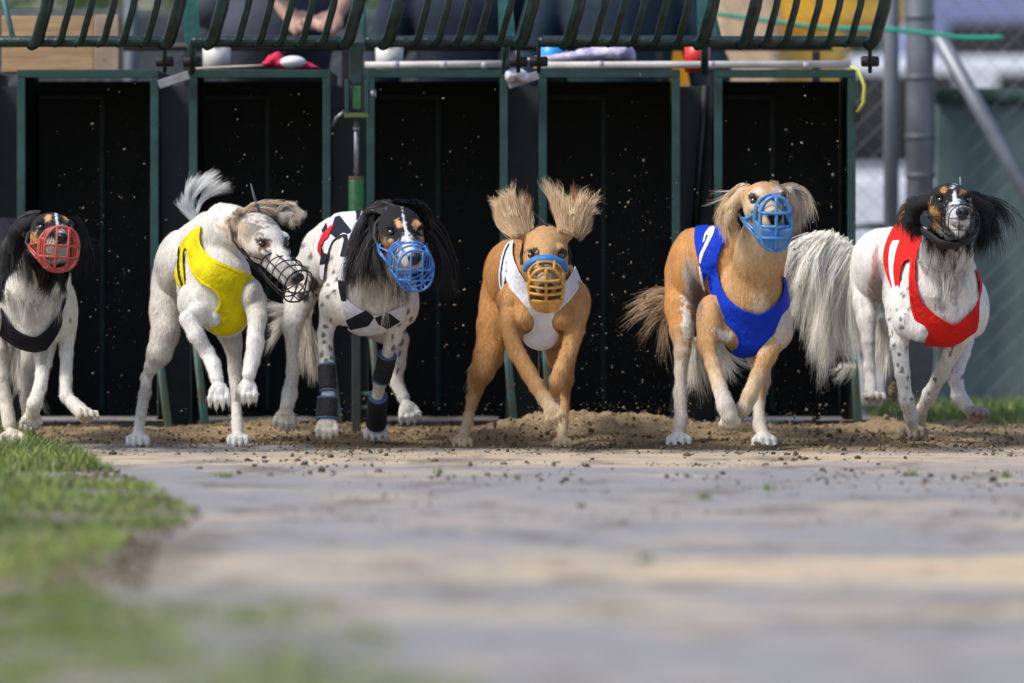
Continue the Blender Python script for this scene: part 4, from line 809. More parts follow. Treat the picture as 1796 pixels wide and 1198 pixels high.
# ================================================================== DOG 4: golden dog in the white vest
def dog_white_vest():
    d = Dog('golden tan dog with flying feathered ears, white vest and an amber basket muzzle')
    T = TAN; O = (.45, .215, .07)
    d.e((952, 525, -.20), (66, 155, 84), T, 'T', .03)
    d.c((952, 572, -.36), 38, (952, 515, -.40), 50, T, 'T', .03)
    d.c((955, 505, -.38), 50, (957, 448, -.50), 40, T, 'T', .03)
    d.c((935, 480, -.15), 58, (905, 465, .12), 44, O, 'T', .04); d.e((893, 495, .14), (46, 110, 66), O, 'L', .04)
    d.e((895, 530, -.34), (24, 60, 34), T, 'L', .02); d.e((1011, 528, -.34), (24, 60, 36), T, 'L', .02)
    d.c((920, 560, -.44), 20, (935, 530, -.42), 22, T, 'L', .02); d.c((986, 560, -.44), 20, (975, 530, -.42), 22, T, 'L', .02)
    d.chain([(884, 520, .12, 46, O), (866, 575, .04, 32, O), (858, 625, -.02, 27, T), (847, 652, -.06, 22, T), (836, 686, -.02, 12.5, T), (830, 698, .0, 13, GOLD), (822, 730, -.10, 11, CREAM), (814, 762, -.18, 12)], T, k=.014)
    d.paw((811, 773, -.21), 36, CREAM)
    d.chain([(965, 560, .10, 36), (985, 625, -.02, 26), (993, 665, -.06, 16), (988, 700, -.04, 12, GOLD), (986, 740, -.12, 11, CREAM), (986, 765, -.18, 12)], T, k=.012)
    d.paw((986, 775, -.21), 36, CREAM)
    d.chain([(897, 548, -.40, 22), (890, 572, -.46, 18), (905, 620, -.50, 16, T), (928, 655, -.54, 14.5, T), (942, 678, -.58, 15, GOLD), (956, 700, -.60, 13, CREAM), (966, 714, -.62, 13)], T)
    d.paw((970, 720, -.63), 34, CREAM, fd=(.45, -.4, -1), lt=(1, -.2, .4), toe=.55)
    d.chain([(1012, 545, -.40, 24), (1008, 580, -.42, 19), (996, 620, -.46, 16), (984, 652, -.50, 15, GOLD), (976, 668, -.50, 15, GOLD), (972, 690, -.42, 12, CREAM)], T)
    d.paw((970, 695, -.38), 28, CREAM, fd=(-.1, .8, -.8))
    d.head((957, 432, -.62), 0, 23, 0, 1.02, skull=GOLD, muzzle=(.50, .34, .20), cheek=TAN, brow=GOLD, throat=TAN)
    d.paint += [(937, 443, 10, 8, (.06, .035, .02), -.55), (988, 443, 10, 8, (.06, .035, .02), -.55), (962, 475, 20, 22, (.45, .33, .22), -.7)]
    s = 2.396; z = lambda p: z2p(p, 770, 300, s)
    front = z([(318, 280), (292, 320), (280, 400), (292, 480), (345, 545), (385, 590), (402, 645), (385, 680), (352, 700), (362, 730), (400, 752), (440, 757), (482, 738), (510, 690), (482, 660), (476, 620), (500, 590), (560, 535), (612, 450), (624, 350), (588, 346), (560, 430), (500, 500), (380, 490), (322, 400), (305, 330)])
    side = z([(318, 278), (285, 300), (262, 350), (248, 440), (255, 500), (270, 524), (278, 440), (284, 360), (300, 310)])
    pipe = z([(300, 302), (276, 350), (262, 430), (262, 500), (256, 470), (256, 420), (270, 345), (292, 300)])
    trim = z([(282, 420), (300, 480), (352, 540), (395, 590), (412, 645), (395, 682), (352, 700), (352, 690), (385, 675), (400, 645), (385, 597), (345, 549), (290, 486), (274, 430)])
    trim2 = z([(612, 450), (560, 535), (500, 588), (474, 625), (480, 662), (510, 692), (504, 696), (470, 662), (466, 620), (494, 582), (552, 528), (604, 448)])
    cw = cloth('white_vest_cloth', (.72, .72, .80)); ct = cloth('vest_trim', (.80, .80, .84)); cb = cloth('navy_piping', (.02, .03, .09))
    ears = []
    cl = [(.70, .54, .35), (.66, .48, .29), (.54, .34, .17), (.76, .62, .44)]; cd = [(.40, .22, .10), (.30, .15, .07)]
    ce = [(.58, .42, .25), (.54, .37, .20), (.50, .31, .15), (.66, .51, .34)]
    le = [bez_hair([(900, 414, -.62), (912, 410, -.62), (932, 402, -.60)], [(868, 402, -.60), (874, 380, -.60), (896, 372, -.61), (916, 382, -.61), (934, 392, -.60)], [(872, 378, -.58), (872, 354, -.58), (888, 334, -.58), (908, 346, -.58), (928, 370, -.58)], 1900, .0009, ce, .006, 0, .005, lenvar=.5, wav=.003, cv=.10),
          bez_hair([(880, 385, -.60), (900, 376, -.61), (922, 384, -.60)], [(870, 366, -.58), (888, 350, -.59), (914, 362, -.58)], [(860, 362, -.56), (872, 340, -.56), (892, 324, -.56), (916, 340, -.56)], 420, .0009, cl, .004, 7, .006, lenvar=.5, wav=.010),
          bez_hair([(916, 406, -.59), (930, 400, -.59)], [(912, 380, -.57), (926, 375, -.57)], [(902, 352, -.56), (920, 350, -.56)], 500, .0012, cd, .006, 6, .004)]
    re = [bez_hair([(982, 402, -.62), (1002, 408, -.62), (1018, 416, -.60)], [(976, 385, -.60), (978, 366, -.61), (1000, 372, -.61), (1024, 378, -.61), (1042, 404, -.60)], [(976, 366, -.58), (966, 334, -.58), (990, 346, -.58), (1010, 354, -.58), (1028, 346, -.58), (1038, 366, -.58), (1032, 396, -.58)], 2200, .0009, ce, .006, 0, .005, lenvar=.5, wav=.003, cv=.10),
          bez_hair([(982, 378, -.60), (1004, 376, -.61), (1026, 388, -.60)], [(968, 350, -.58), (1000, 352, -.59), (1040, 370, -.58)], [(952, 314, -.56), (968, 316, -.56), (984, 338, -.56), (1008, 344, -.56), (1030, 332, -.56), (1050, 346, -.56), (1048, 378, -.56)], 620, .0009, cl, .004, 9, .006, lenvar=.5, wav=.012),
          bez_hair([(996, 400, -.59), (1014, 404, -.59)], [(1000, 372, -.57), (1024, 380, -.57)], [(994, 345, -.55), (1022, 350, -.55)], 500, .0012, cd, .006, 6, .005),
          bez_hair([(1000, 370, -.58), (1028, 372, -.58)], [(1008, 345, -.55), (1042, 350, -.55)], [(1040, 332, -.52), (1064, 345, -.55)], 50, .0008, cl, .004, 4, .008, wav=.01)]
    d.c((920, 412, -.60), 11, (908, 396, -.57), 9, GOLD, k=.012); d.c((908, 396, -.57), 9, (900, 378, -.56), 6, CREAM, k=.01); d.c((994, 412, -.60), 11, (1006, 396, -.57), 9, GOLD, k=.012); d.c((1006, 396, -.57), 9, (1010, 376, -.56), 6, CREAM, k=.01)
    d.e((908, 388, -.585), (21, 6, 26), GOLD, k=.01); d.e((1008, 388, -.585), (22, 6, 26), GOLD, k=.01)
    feath = [bez_hair([(832, 630, .0), (828, 665, .02)], [(826, 645, .0), (822, 672, .02)], [(818, 650, .02), (820, 690, .02)], 120, .0008, cl, .004, 0, .004)]
    r = d.build((935, 785, -.2), [('racing_vest', [front, side], .0085, .006, cw, -.02), ('trim', [trim], .0105, .007, ct, -.1), ('trim', [trim2], .0105, .007, ct, -.1), ('piping', [pipe], .0105, .006, cb, .1)],
                hairs=[('ear', le, M_FUR), ('ear', re, M_FUR), ('leg_feathering', feath, M_FUR)], short_fur=42000)
    b = d.basket(M_YELP, wr=2.3, rR=31, rU=43, cU=-14, f0=80, f1=150, rings=(0, .5, 1), longs=8, bars=(0,), hb=(20, 8, -4, -16), back=False, strap=M_STRAP, cup=M_YELP, cuplow=14, nose_band=M_BLUPAD)
    MB().tube([D((960, 398, -.6)), D((950, 385, -.57)), D((930, 372, -.55)), D((918, 352, -.54))], [3*Q, 3*Q, 2.5*Q, 1.2*Q], 6).build('strap_end', M_STRAP, b)
dog_white_vest()

# ================================================================== DOG 2: pale dog in the yellow vest
def dog_yellow_vest():
    d = Dog('pale cream dog leaping with front paws raised in a yellow vest and black wire muzzle')
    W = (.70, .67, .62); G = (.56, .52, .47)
    d.e((375, 495, -.16), (64, 165, 82), W, 'T', .03)
    d.c((395, 545, -.36), 46, (385, 490, -.38), 52, W, 'T', .03)
    d.c((375, 440, -.30), 46, (395, 395, -.36), 36, W, 'T', .03); d.c((395, 398, -.34), 36, (440, 400, -.48), 30, WHITE, 'L', .03)
    d.c((372, 415, -.15), 44, (330, 440, .10), 40, W, 'T', .03); d.e((315, 470, .12), (44, 120, 58), G, 'L', .03)
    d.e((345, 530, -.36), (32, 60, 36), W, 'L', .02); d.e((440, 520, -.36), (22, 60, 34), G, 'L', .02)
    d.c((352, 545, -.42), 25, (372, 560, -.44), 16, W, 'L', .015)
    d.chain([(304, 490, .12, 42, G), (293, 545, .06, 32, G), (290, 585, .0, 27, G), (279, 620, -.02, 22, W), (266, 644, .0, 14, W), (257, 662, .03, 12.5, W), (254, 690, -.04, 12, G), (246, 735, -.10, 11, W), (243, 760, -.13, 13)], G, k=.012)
    d.paw((242, 770, -.17), 40, WHITE, toe=.45)
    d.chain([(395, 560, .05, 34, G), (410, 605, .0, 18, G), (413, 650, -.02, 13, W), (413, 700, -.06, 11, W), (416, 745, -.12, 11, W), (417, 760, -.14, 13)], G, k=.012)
    d.paw((417, 769, -.17), 38, WHITE, toe=.45)
    d.chain([(352, 548, -.44, 22), (330, 560, -.52, 18, W), (345, 588, -.54, 17, WHITE), (364, 618, -.54, 14.5, WHITE), (374, 640, -.56, 15, WHITE), (381, 665, -.58, 14)], WHITE)
    d.paw((384, 684, -.59), 40, WHITE, fd=(.05, -.45, -1), toe=.62, nail=(.25, .15, .10))
    d.chain([(448, 528, -.40, 22, G), (452, 560, -.46, 18, W), (449, 600, -.50, 16, WHITE), (442, 635, -.52, 15, WHITE), (437, 655, -.54, 15)], WHITE)
    d.paw((434, 678, -.54), 38, WHITE, fd=(-.08, -.45, -1), toe=.58, nail=(.25, .15, .10))
    d.fleck = (440, 0, .35)
    d.head((459, 408, -.58), 33, 29, 0, .97, skull=(.60, .55, .50), muzzle=(.68, .65, .60), cheek=(.62, .56, .48), brow=WHITE, throat=WARMW)
    d.paint += [(436, 402, 20, 17, (.26, .22, .20), -.45, 20), (478, 386, 18, 9, (.27, .24, .22), -.45, 20), (463, 428, 13, 10, (.16, .09, .06), -.5), (502, 428, 7, 10, (.10, .07, .05), -.5),
                (496, 478, 20, 16, (.24, .22, .21), -.6, 45, .7), (487, 494, 30, 3.5, (.06, .05, .05), -.6, 38), (415, 400, 18, 20, (.50, .38, .25), -.4, 0, .7), (420, 425, 14, 10, (.52, .40, .26), -.4, 0, .6)]
    for x, y in ((270, 470), (300, 540), (255, 690), (412, 690), (350, 610), (362, 600), (285, 600)): d.paint.append((x, y, 10, 16, (.38, .34, .31), 9, RNG.uniform(0, 180), .5))
    s = 2.35; z = lambda p: z2p(p, 200, 290, s)
    front = z([(350, 245), (344, 300), (352, 340), (400, 392), (470, 420), (600, 470), (580, 500), (540, 535), (530, 575), (540, 605), (560, 618), (530, 680), (460, 708), (405, 695), (366, 640), (405, 625), (435, 590), (442, 560), (430, 528), (395, 500), (350, 475), (318, 425), (302, 350), (290, 340), (282, 370), (285, 430), (296, 528), (262, 505), (244, 440), (258, 345), (300, 285)])
    pipe = z([(262, 335), (272, 335), (266, 430), (290, 515), (280, 510), (257, 440)])
    trim = z([(304, 350), (322, 425), (354, 472), (400, 497), (436, 524), (448, 560), (440, 594), (408, 630), (370, 648), (362, 638), (402, 618), (428, 588), (434, 560), (424, 532), (391, 507), (346, 482), (310, 430), (294, 352)])
    col = z([(346, 245), (338, 300), (346, 345), (398, 398), (470, 428), (590, 480), (590, 462), (470, 412), (402, 384), (358, 335), (352, 300), (358, 248)])
    cy = cloth('yellow_vest_cloth', (.66, .56, .0)); ct = cloth('yellow_vest_hem', (.74, .64, .01)); cb = cloth('black_piping', (.015, .015, .015))
    cl = [(.62, .50, .36), (.52, .38, .25), (.68, .60, .50), (.40, .29, .20)]
    le = [bez_hair([(436, 382, -.56), (424, 400, -.54)], [(405, 365, -.55), (402, 402, -.52)], [(430, 376, -.60), (404, 410, -.56), (418, 424, -.56)], 900, .0013, cl, .005, 12, .003, lenvar=.2),
          bez_hair([(428, 376, -.56), (430, 370, -.54)], [(445, 355, -.58), (470, 358, -.55)], [(485, 372, -.55), (498, 374, -.52)], 900, .0014, cl, .006, 8, .003, lenvar=.3),
          bez_hair([(420, 395, -.52), (426, 410, -.52)], [(400, 385, -.5), (395, 405, -.5)], [(398, 372, -.45), (390, 396, -.45)], 250, .0009, cl, .006, 8, .008)]
    re = [bez_hair([(486, 380, -.52), (498, 392, -.52)], [(496, 352, -.52), (520, 362, -.5)], [(512, 362, -.54), (520, 385, -.54), (514, 404, -.56)], 1100, .0013, [(.60, .54, .46), (.50, .40, .30), (.40, .33, .27)], .005, 8, .003, lenvar=.15),
          bez_hair([(486, 372, -.52), (500, 380, -.52)], [(500, 356, -.50), (510, 372, -.5)], [(516, 358, -.52), (518, 375, -.52)], 500, .0013, [(.60, .54, .46), (.66, .60, .54)], .005, 6, .003)]
    d.c((432, 388, -.55), 10, (415, 395, -.54), 12, (.55, .42, .28), k=.01); d.c((440, 372, -.55), 8, (470, 370, -.55), 9, (.45, .35, .26), k=.008); d.c((494, 382, -.54), 10, (510, 378, -.53), 8, (.50, .43, .35), k=.008)
    d.c((372, 430, .22), 9, (342, 375, .22), 7, WHITE)
    tl = [bez_hair([(352, 400, .20), (338, 372, .2), (338, 355, .2)], [(326, 370, .2), (322, 345, .2), (345, 325, .2)], [(322, 350, .2), (345, 318, .2), (372, 304, .2), (398, 306, .2)], 900, .0012, [WHITE, (.68, .70, .72)], .005, 10, .006),
          bez_hair([(345, 372, .2), (350, 355, .2)], [(352, 345, .2), (370, 335, .2)], [(375, 330, .2), (408, 322, .2)], 350, .0011, [WHITE], .004, 6, .006)]
    d.build((330, 783, -.1), [('racing_vest', [front], .0085, .006, cy, .02), ('hem', [trim], .0105, .007, ct, -.1), ('hem', [col], .0105, .007, ct, -.1), ('piping', [pipe], .0105, .006, cb, .1)],
            hairs=[('ear', le, M_FUR), ('ear', re, M_FUR), ('tail_plume', tl, M_FUR)], short_fur=42000)
    b = d.basket(M_BLK, wr=1.2, rR=30, rU=35, cU=-22, f0=64, f1=152, rings=(0, .25, .5, .75, 1), longs=8, bars=(-9, 9), hb=(-8,), back=True, strap=M_STRAP)
    MB().tube([D((455, 372, -.58)), D((446, 345, -.56)), D((440, 322, -.55))], [2*Q, 3*Q, 1.5*Q], 6, flat=.5).build('strap_end', mat('grey_strap', (.07, .07, .08), .7), b)
dog_yellow_vest()

# ================================================================== DOG 3: black and white dog in the chequered vest
def dog_check_vest():
    d = Dog('black headed white dog with long black ears, chequered vest and black leg wraps')
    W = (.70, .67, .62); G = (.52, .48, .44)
    d.e((640, 480, -.10), (74, 165, 92), W, 'T', .03)
    d.c((652, 535, -.30), 50, (655, 490, -.36), 58, W, 'T', .03); d.e((655, 530, -.32), (72, 70, 48), W, 'T', .03)
    d.c((665, 480, -.34), 48, (700, 425, -.48), 40, W, 'L', .03)
    d.c((640, 430, -.05), 56, (595, 425, .18), 48, W, 'T', .03); d.e((570, 460, .25), (48, 120, 64), W, 'L', .03)
    d.e((585, 530, -.28), (26, 60, 40), W, 'L', .02); d.e((714, 530, -.28), (22, 60, 40), W, 'L', .02); d.c((595, 545, -.34), 26, (622, 555, -.36), 18, WARMW, 'L', .015)
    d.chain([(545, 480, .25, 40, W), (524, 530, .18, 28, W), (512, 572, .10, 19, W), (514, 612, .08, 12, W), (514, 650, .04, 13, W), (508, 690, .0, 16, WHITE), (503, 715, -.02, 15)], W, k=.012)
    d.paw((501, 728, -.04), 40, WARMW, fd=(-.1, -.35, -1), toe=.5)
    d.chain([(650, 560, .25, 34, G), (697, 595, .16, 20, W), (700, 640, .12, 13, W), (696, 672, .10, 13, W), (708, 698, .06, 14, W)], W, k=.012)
    d.paw((716, 718, .04), 40, WHITE, fd=(.25, -.5, -.9), toe=.5)
    d.chain([(580, 545, -.30, 22, W), (571, 585, -.32, 16, W), (573, 640, -.34, 13.5, W), (575, 690, -.36, 13, WARMW), (574, 728, -.38, 13)], W)
    d.paw((574, 744, -.39), 38, WARMW, fd=(0, -.6, -1), toe=.5)
    d.chain([(706, 545, -.28, 22, W), (689, 590, -.26, 16, W), (677, 630, -.22, 13.5, W), (667, 668, -.18, 14, WARMW), (662, 700, -.14, 12, W), (660, 742, -.06, 13)], W)
    d.paw((660, 758, -.03), 42, WHITE, toe=.4)
    d.fleck = (440, 0, .9)
    d.head((703, 396, -.60), 11, 18, 0, 1.0, skull=BLACK, muzzle=(.55, .53, .50), cheek=(.30, .16, .06), brow=BLACK, jaw=(.4, .36, .32), throat=BLACK)
    d.paint += [(698, 396, 52, 42, BLACK, -.5), (698, 392, 6.5, 8.5, (.62, .34, .14), -.5, -20), (729, 392, 6, 7.5, (.62, .34, .14), -.5, 20), (708, 385, 2.2, 16, (.7, .7, .72), -.5, -8), (713, 408, 3, 16, (.7, .7, .72), -.5, -8), (716, 432, 12, 18, (.62, .60, .58), -.6, -10),
                (682, 435, 14, 14, (.50, .28, .11), -.5), (672, 436, 9, 12, (.42, .2, .07), -.5), (655, 480, 16, 60, (.22, .2, .19), -.2, 12, .35)]
    for x, y, a, b in ((530, 430, 6, 5), (545, 450, 5, 7), (538, 470, 7, 5), (520, 500, 7, 9), (550, 500, 10, 14), (530, 520, 12, 8), (565, 500, 4, 4), (575, 520, 4, 5), (566, 535, 4, 4), (567, 588, 5, 5), (568, 600, 6, 4), (580, 610, 5, 4), (564, 622, 4, 6), (572, 632, 5, 6), (581, 628, 4, 6), (576, 500, 4, 4), (584, 478, 4, 5), (572, 470, 4, 4), (590, 490, 4, 5), (583, 452, 3, 4), (586, 510, 5, 4), (580, 560, 5, 5), (570, 572, 5, 4),
                       (712, 580, 4, 8), (705, 600, 4, 10), (721, 560, 4, 7), (701, 620, 3, 9), (698, 650, 3, 8), (688, 590, 4, 6), (690, 610, 4, 5), (716, 545, 5, 6), (700, 570, 5, 5)): d.paint.append((x, y, a, b, (.05, .045, .045), 9, 15))
    s = 2.55; z = lambda p: z2p(p, 450, 330, s)
    white = z([(470, 88), (440, 84), (370, 93), (315, 145), (270, 230), (257, 300), (268, 360), (290, 415), (300, 410), (306, 330), (330, 250), (352, 222), (385, 205), (392, 222), (378, 300), (365, 370), (363, 430), (378, 505), (395, 560), (418, 620), (392, 645), (440, 664), (490, 660), (545, 655), (585, 640), (640, 608), (665, 580), (678, 525), (640, 528), (590, 555), (525, 578), (470, 545), (410, 505), (392, 470), (400, 400), (420, 300), (455, 200), (480, 130)])
    black = [z([(350, 128), (372, 122), (425, 190), (408, 206), (385, 198), (352, 222), (325, 200), (340, 160)]), z([(398, 592), (490, 546), (527, 580), (500, 618), (418, 636)]), z([(527, 580), (590, 556), (645, 598), (585, 632), (545, 612)]),
             z([(362, 410), (392, 415), (402, 505), (378, 505), (366, 450)]), z([(378, 205), (405, 205), (412, 240), (400, 310), (372, 305), (390, 230)]), z([(430, 80), (475, 84), (462, 125), (445, 150), (445, 112)]),
             z([(258, 262), (290, 262), (302, 290), (322, 295), (305, 340), (275, 345), (258, 300)]), z([(290, 190), (312, 150), (322, 200), (300, 210)])]
    red = z([(350, 156), (326, 170), (290, 208), (274, 250), (268, 300), (275, 340), (298, 385), (303, 380), (290, 330), (290, 262), (300, 235), (318, 222), (330, 195)])
    cw = cloth('white_check_cloth', (.66, .66, .74)); cb = cloth('black_check_cloth', (.013, .015, .024)); cr = cloth('red_number_cloth', (.62, .02, .03))
    BL = [BLACK, (.016, .015, .016), (.025, .02, .02), (.007, .007, .009)]
    le = [bez_hair([(682, 358, -.52), (664, 372, -.50), (660, 400, -.50)], [(640, 350, -.50), (622, 380, -.48), (625, 420, -.5)], [(652, 440, -.52), (632, 470, -.5), (615, 500, -.5), (608, 512, -.48)], 2600, .0014, BL, .008, 20, .008, lenvar=.5),
          bez_hair([(668, 380, -.50), (668, 420, -.52)], [(640, 420, -.52), (650, 450, -.54)], [(628, 500, -.55), (648, 475, -.55), (662, 490, -.55)], 1300, .0013, BL, .008, 12, .006, lenvar=.5),
          bez_hair([(645, 440, -.52), (665, 450, -.52)], [(650, 470, -.54), (668, 475, -.54)], [(662, 520, -.55), (684, 505, -.55)], 60, .0009, BL, .006, 5, .006)]
    re = [bez_hair([(720, 356, -.52), (742, 372, -.50), (748, 410, -.50)], [(762, 350, -.46), (790, 400, -.44), (775, 440, -.46)], [(775, 520, -.42), (792, 505, -.42), (765, 500, -.44), (752, 490, -.48)], 2800, .0014, BL, .009, 20, .010, lenvar=.5),
          bez_hair([(690, 353, -.54), (740, 362, -.52)], [(715, 348, -.50), (765, 372, -.48)], [(750, 366, -.48), (778, 440, -.46)], 900, .0014, BL, .004, 0, .004),
          bez_hair([(775, 440, -.45), (780, 500, -.45)], [(795, 450, -.42), (800, 500, -.45)], [(806, 470, -.40), (800, 530, -.42)], 80, .0007, BL, .006, 8, .012)]
    top = [bez_hair([(670, 376, -.54), (700, 364, -.56)], [(648, 362, -.52), (672, 354, -.54)], [(630, 385, -.50), (640, 375, -.50), (662, 362, -.50)], 700, .0012, BL, .004, 0, .004)]
    ruff = [bez_hair([(635, 480, -.48), (690, 470, -.54)], [(635, 500, -.48), (690, 495, -.52)], [(648, 528, -.44), (680, 545, -.45)], 450, .0011, [WARMW, WHITE, (.45, .38, .30)], .010, 12, .006),
            bez_hair([(690, 490, -.52), (725, 495, -.50)], [(690, 510, -.5), (722, 510, -.46)], [(690, 535, -.44), (712, 528, -.44)], 260, .0011, [DARK, (.3, .28, .27), WARMW], .008, 10, .006)]
    tail = [bez_hair([(540, 540, .35), (528, 560, .35)], [(535, 600, .35), (550, 600, .35)], [(530, 640, .35), (545, 660, .35), (560, 650, .35)], 1300, .0013, [WHITE, WARMW], .010, 14, .008),
            bez_hair([(530, 540, .35), (520, 560, .35)], [(500, 545, .35), (490, 570, .35)], [(470, 545, .35), (474, 580, .35), (490, 595, .35)], 700, .0013, [WHITE, WARMW], .008, 8, .008)]
    d.build((620, 771, .1), [('racing_vest', [white], .0085, .006, cw, .12), *[('check', [q_], .0105, .007, cb, .14) for q_ in black], ('race_number', [red], .0125, .008, cr, .14)],
            hairs=[('ear', le, M_FURB), ('ear', re, M_FURB), ('head_fringe', top, M_FURB), ('chest_ruff', ruff, M_FUR), ('tail_plume', tail, M_FUR)], short_fur=42000)
    d.basket(M_BLUEW, wr=1.6, rR=34, rU=40, cU=-28, f0=70, f1=158, rings=(0, .2, .4, .65, 1), longs=10, bars=(-10, 10), hb=(-14, 4), back=True, strap=M_STRAP)
    mw = mat('leg_wrap', (.012, .012, .014), .8, bump=.6, bscale=120, noise=.3, nscale=50); mb_ = mat('blue_wrap_lining', (.05, .10, .22), .8, bump=.6)
    for pts, r0, r1 in (([(573, 643, -.34), (574, 662, -.35), (575, 684, -.36)], 15.5, 15.5), ([(574, 700, -.37), (573, 732, -.38)], 18, 19),
                        ([(679, 624, -.225), (675, 645, -.205), (669, 664, -.185)], 17, 16), ([(663, 697, -.145), (660, 742, -.06)], 17, 18.5)):
        W_ = [D(p) for p in pts]; dirv = (W_[-1]-W_[0])/np.linalg.norm(W_[-1]-W_[0]); n = 9
        line = polyline(W_, np.linspace(0, 1, n)); rr = [(r0+(r1-r0)*i/(n-1))*Q*(1+.03*math.sin(i*2.3)) for i in range(n)]
        o = MB().tube(line, rr, 20).build('leg_wrap', mw, d.root)
        MB().tube([line[0]-dirv*.006, line[0]+dirv*.003], r0*Q*.98, 20).build('lining', mb_, o); MB().tube([line[-1]-dirv*.003, line[-1]+dirv*.007], r1*Q*.98, 20).build('lining', mb_, o)
dog_check_vest()

# ================================================================== DOG 5: cream dog in the blue vest
def dog_blue_vest():
    d = Dog('cream and tan dog with raised head, blue vest and solid blue basket muzzle')
    T = GOLD; O = (.55, .27, .09); W = (.60, .54, .47)
    d.e((1315, 540, -.15), (66, 165, 80), T, 'T', .03)
    d.c((1318, 585, -.36), 42, (1318, 530, -.38), 54, T, 'T', .03); d.e((1320, 570, -.32), (64, 60, 44), T, 'T', .03)
    d.c((1322, 520, -.36), 50, (1335, 440, -.46), 42, T, 'T', .03); d.c((1335, 440, -.46), 42, (1345, 385, -.52), 38, CREAM, 'L', .03)
    d.c((1270, 460, -.10), 56, (1228, 440, .15), 42, O, 'T', .03); d.e((1212, 480, .22), (44, 130, 72), O, 'L', .04)
    d.e((1248, 560, -.34), (26, 60, 44), T, 'L', .02); d.e((1368, 570, -.32), (22, 60, 44), W, 'L', .02)
    d.c((1256, 578, -.40), 20, (1276, 588, -.40), 15, T, 'L', .025); d.c((1370, 585, -.38), 18, (1352, 600, -.39), 14, CREAM, 'L', .025)
    for gx, gz in ((1304, 540), (1344, 545)): d.F.cut(D((gx, gz, -.56)), np.array((9, 40, 46))*Q, k=.03)
    d.chain([(1205, 480, .2, 44, O), (1195, 540, .1, 32, O), (1196, 580, .04, 23, T), (1197, 620, .0, 16, W), (1194, 655, -.02, 13, W), (1193, 690, -.05, 12, W), (1195, 735, -.12, 13, W), (1191, 760, -.16, 15)], T, k=.012)
    d.paw((1190, 771, -.20), 44, WHITE, toe=.42)
    d.chain([(1300, 560, .1, 38), (1330, 620, .02, 24), (1338, 670, -.02, 16, T), (1330, 705, -.04, 13, W), (1332, 745, -.12, 13, W), (1338, 762, -.17, 14)], W, k=.012)
    d.paw((1340, 772, -.21), 44, WHITE, toe=.42)
    d.chain([(1243, 570, -.40, 24, T), (1241, 605, -.44, 18, T), (1250, 640, -.48, 15, CREAM), (1262, 680, -.52, 14, W), (1272, 712, -.55, 16, W), (1279, 728, -.55, 16)], W)
    d.paw((1280, 736, -.53), 38, WARMW, fd=(.15, .2, -1), toe=.2)
    d.chain([(1362, 590, -.38, 22, T), (1345, 625, -.42, 18, T), (1330, 660, -.46, 15, CREAM), (1315, 695, -.50, 15, CREAM), (1303, 715, -.50, 15, W), (1300, 722, -.42, 13)], W)
    d.paw((1296, 722, -.38), 32, W, fd=(-.3, .9, -.4))
    d.head((1343, 350, -.60), 4, 7, 0, 1.05, skull=GOLD, muzzle=(.52, .42, .30), cheek=(.55, .42, .27), brow=(.66, .58, .48), throat=CREAM)
    d.paint += [(1320, 345, 9, 8, (.06, .04, .03), -.5), (1374, 343, 8, 8, (.06, .04, .03), -.5), (1330, 334, 9, 6, WHITE, -.5, 0, .4), (1362, 333, 9, 6, WHITE, -.5, 0, .4),
                (1213, 500, 13, 45, (.45, .40, .37), .4, -8), (1205, 565, 10, 30, WHITE, .4, -5), (1222, 520, 8, 35, (.20, .16, .15), .4, -12, .7), (1188, 625, 14, 45, (.42, .35, .29), 9, 0, .5),  # the dark slanting strip paints shade into the tuck between thigh and chest
                (1335, 560, 16, 50, (.62, .52, .38), 0, 0, .6), (1270, 500, 10, 60, (.60, .33, .14), 0, 10, .6), (1270, 588, 16, 9, WHITE, 0, 15, .8), (1372, 590, 12, 22, (.62, .57, .50), 0, 0, .7)]
    s = 2.397; z = lambda p: z2p(p, 1090, 300, s)
    front = z([(392, 166), (345, 190), (318, 220), (304, 250), (308, 320), (328, 400), (336, 450), (352, 512), (348, 450), (360, 432), (368, 470), (378, 530), (400, 590), (440, 640), (488, 685), (496, 740), (456, 768), (490, 786), (530, 788), (590, 765), (585, 745), (640, 690), (695, 610), (713, 545), (710, 500), (690, 450), (674, 435), (686, 490), (668, 540), (630, 580), (580, 605), (545, 598), (500, 580), (440, 530), (408, 460), (402, 380), (420, 320), (446, 290), (440, 240), (415, 190)])
    num = z([(340, 300), (350, 260), (368, 236), (384, 229), (394, 236), (388, 262), (365, 310), (345, 350), (332, 395), (325, 380), (328, 350), (345, 315), (362, 275), (366, 262), (356, 270), (348, 298)])
    edge = z([(322, 400), (332, 400), (346, 470), (354, 512), (348, 512), (334, 470)])
    cb = cloth('blue_vest_cloth', (.002, .035, .48)); cn = cloth('white_number_cloth', (.8, .8, .82)); ct = cloth('blue_vest_hem', (.002, .03, .40))
    trim = z([(358, 434), (368, 430), (376, 480), (384, 530), (406, 588), (446, 634), (494, 680), (504, 742), (462, 772), (456, 764), (494, 738), (486, 687), (436, 642), (396, 594), (376, 534), (366, 480)])
    cl = [CREAM, (.62, .48, .32), GOLD, (.5, .34, .18)]; cp = [(.62, .55, .46), (.55, .46, .36), (.45, .36, .28)]
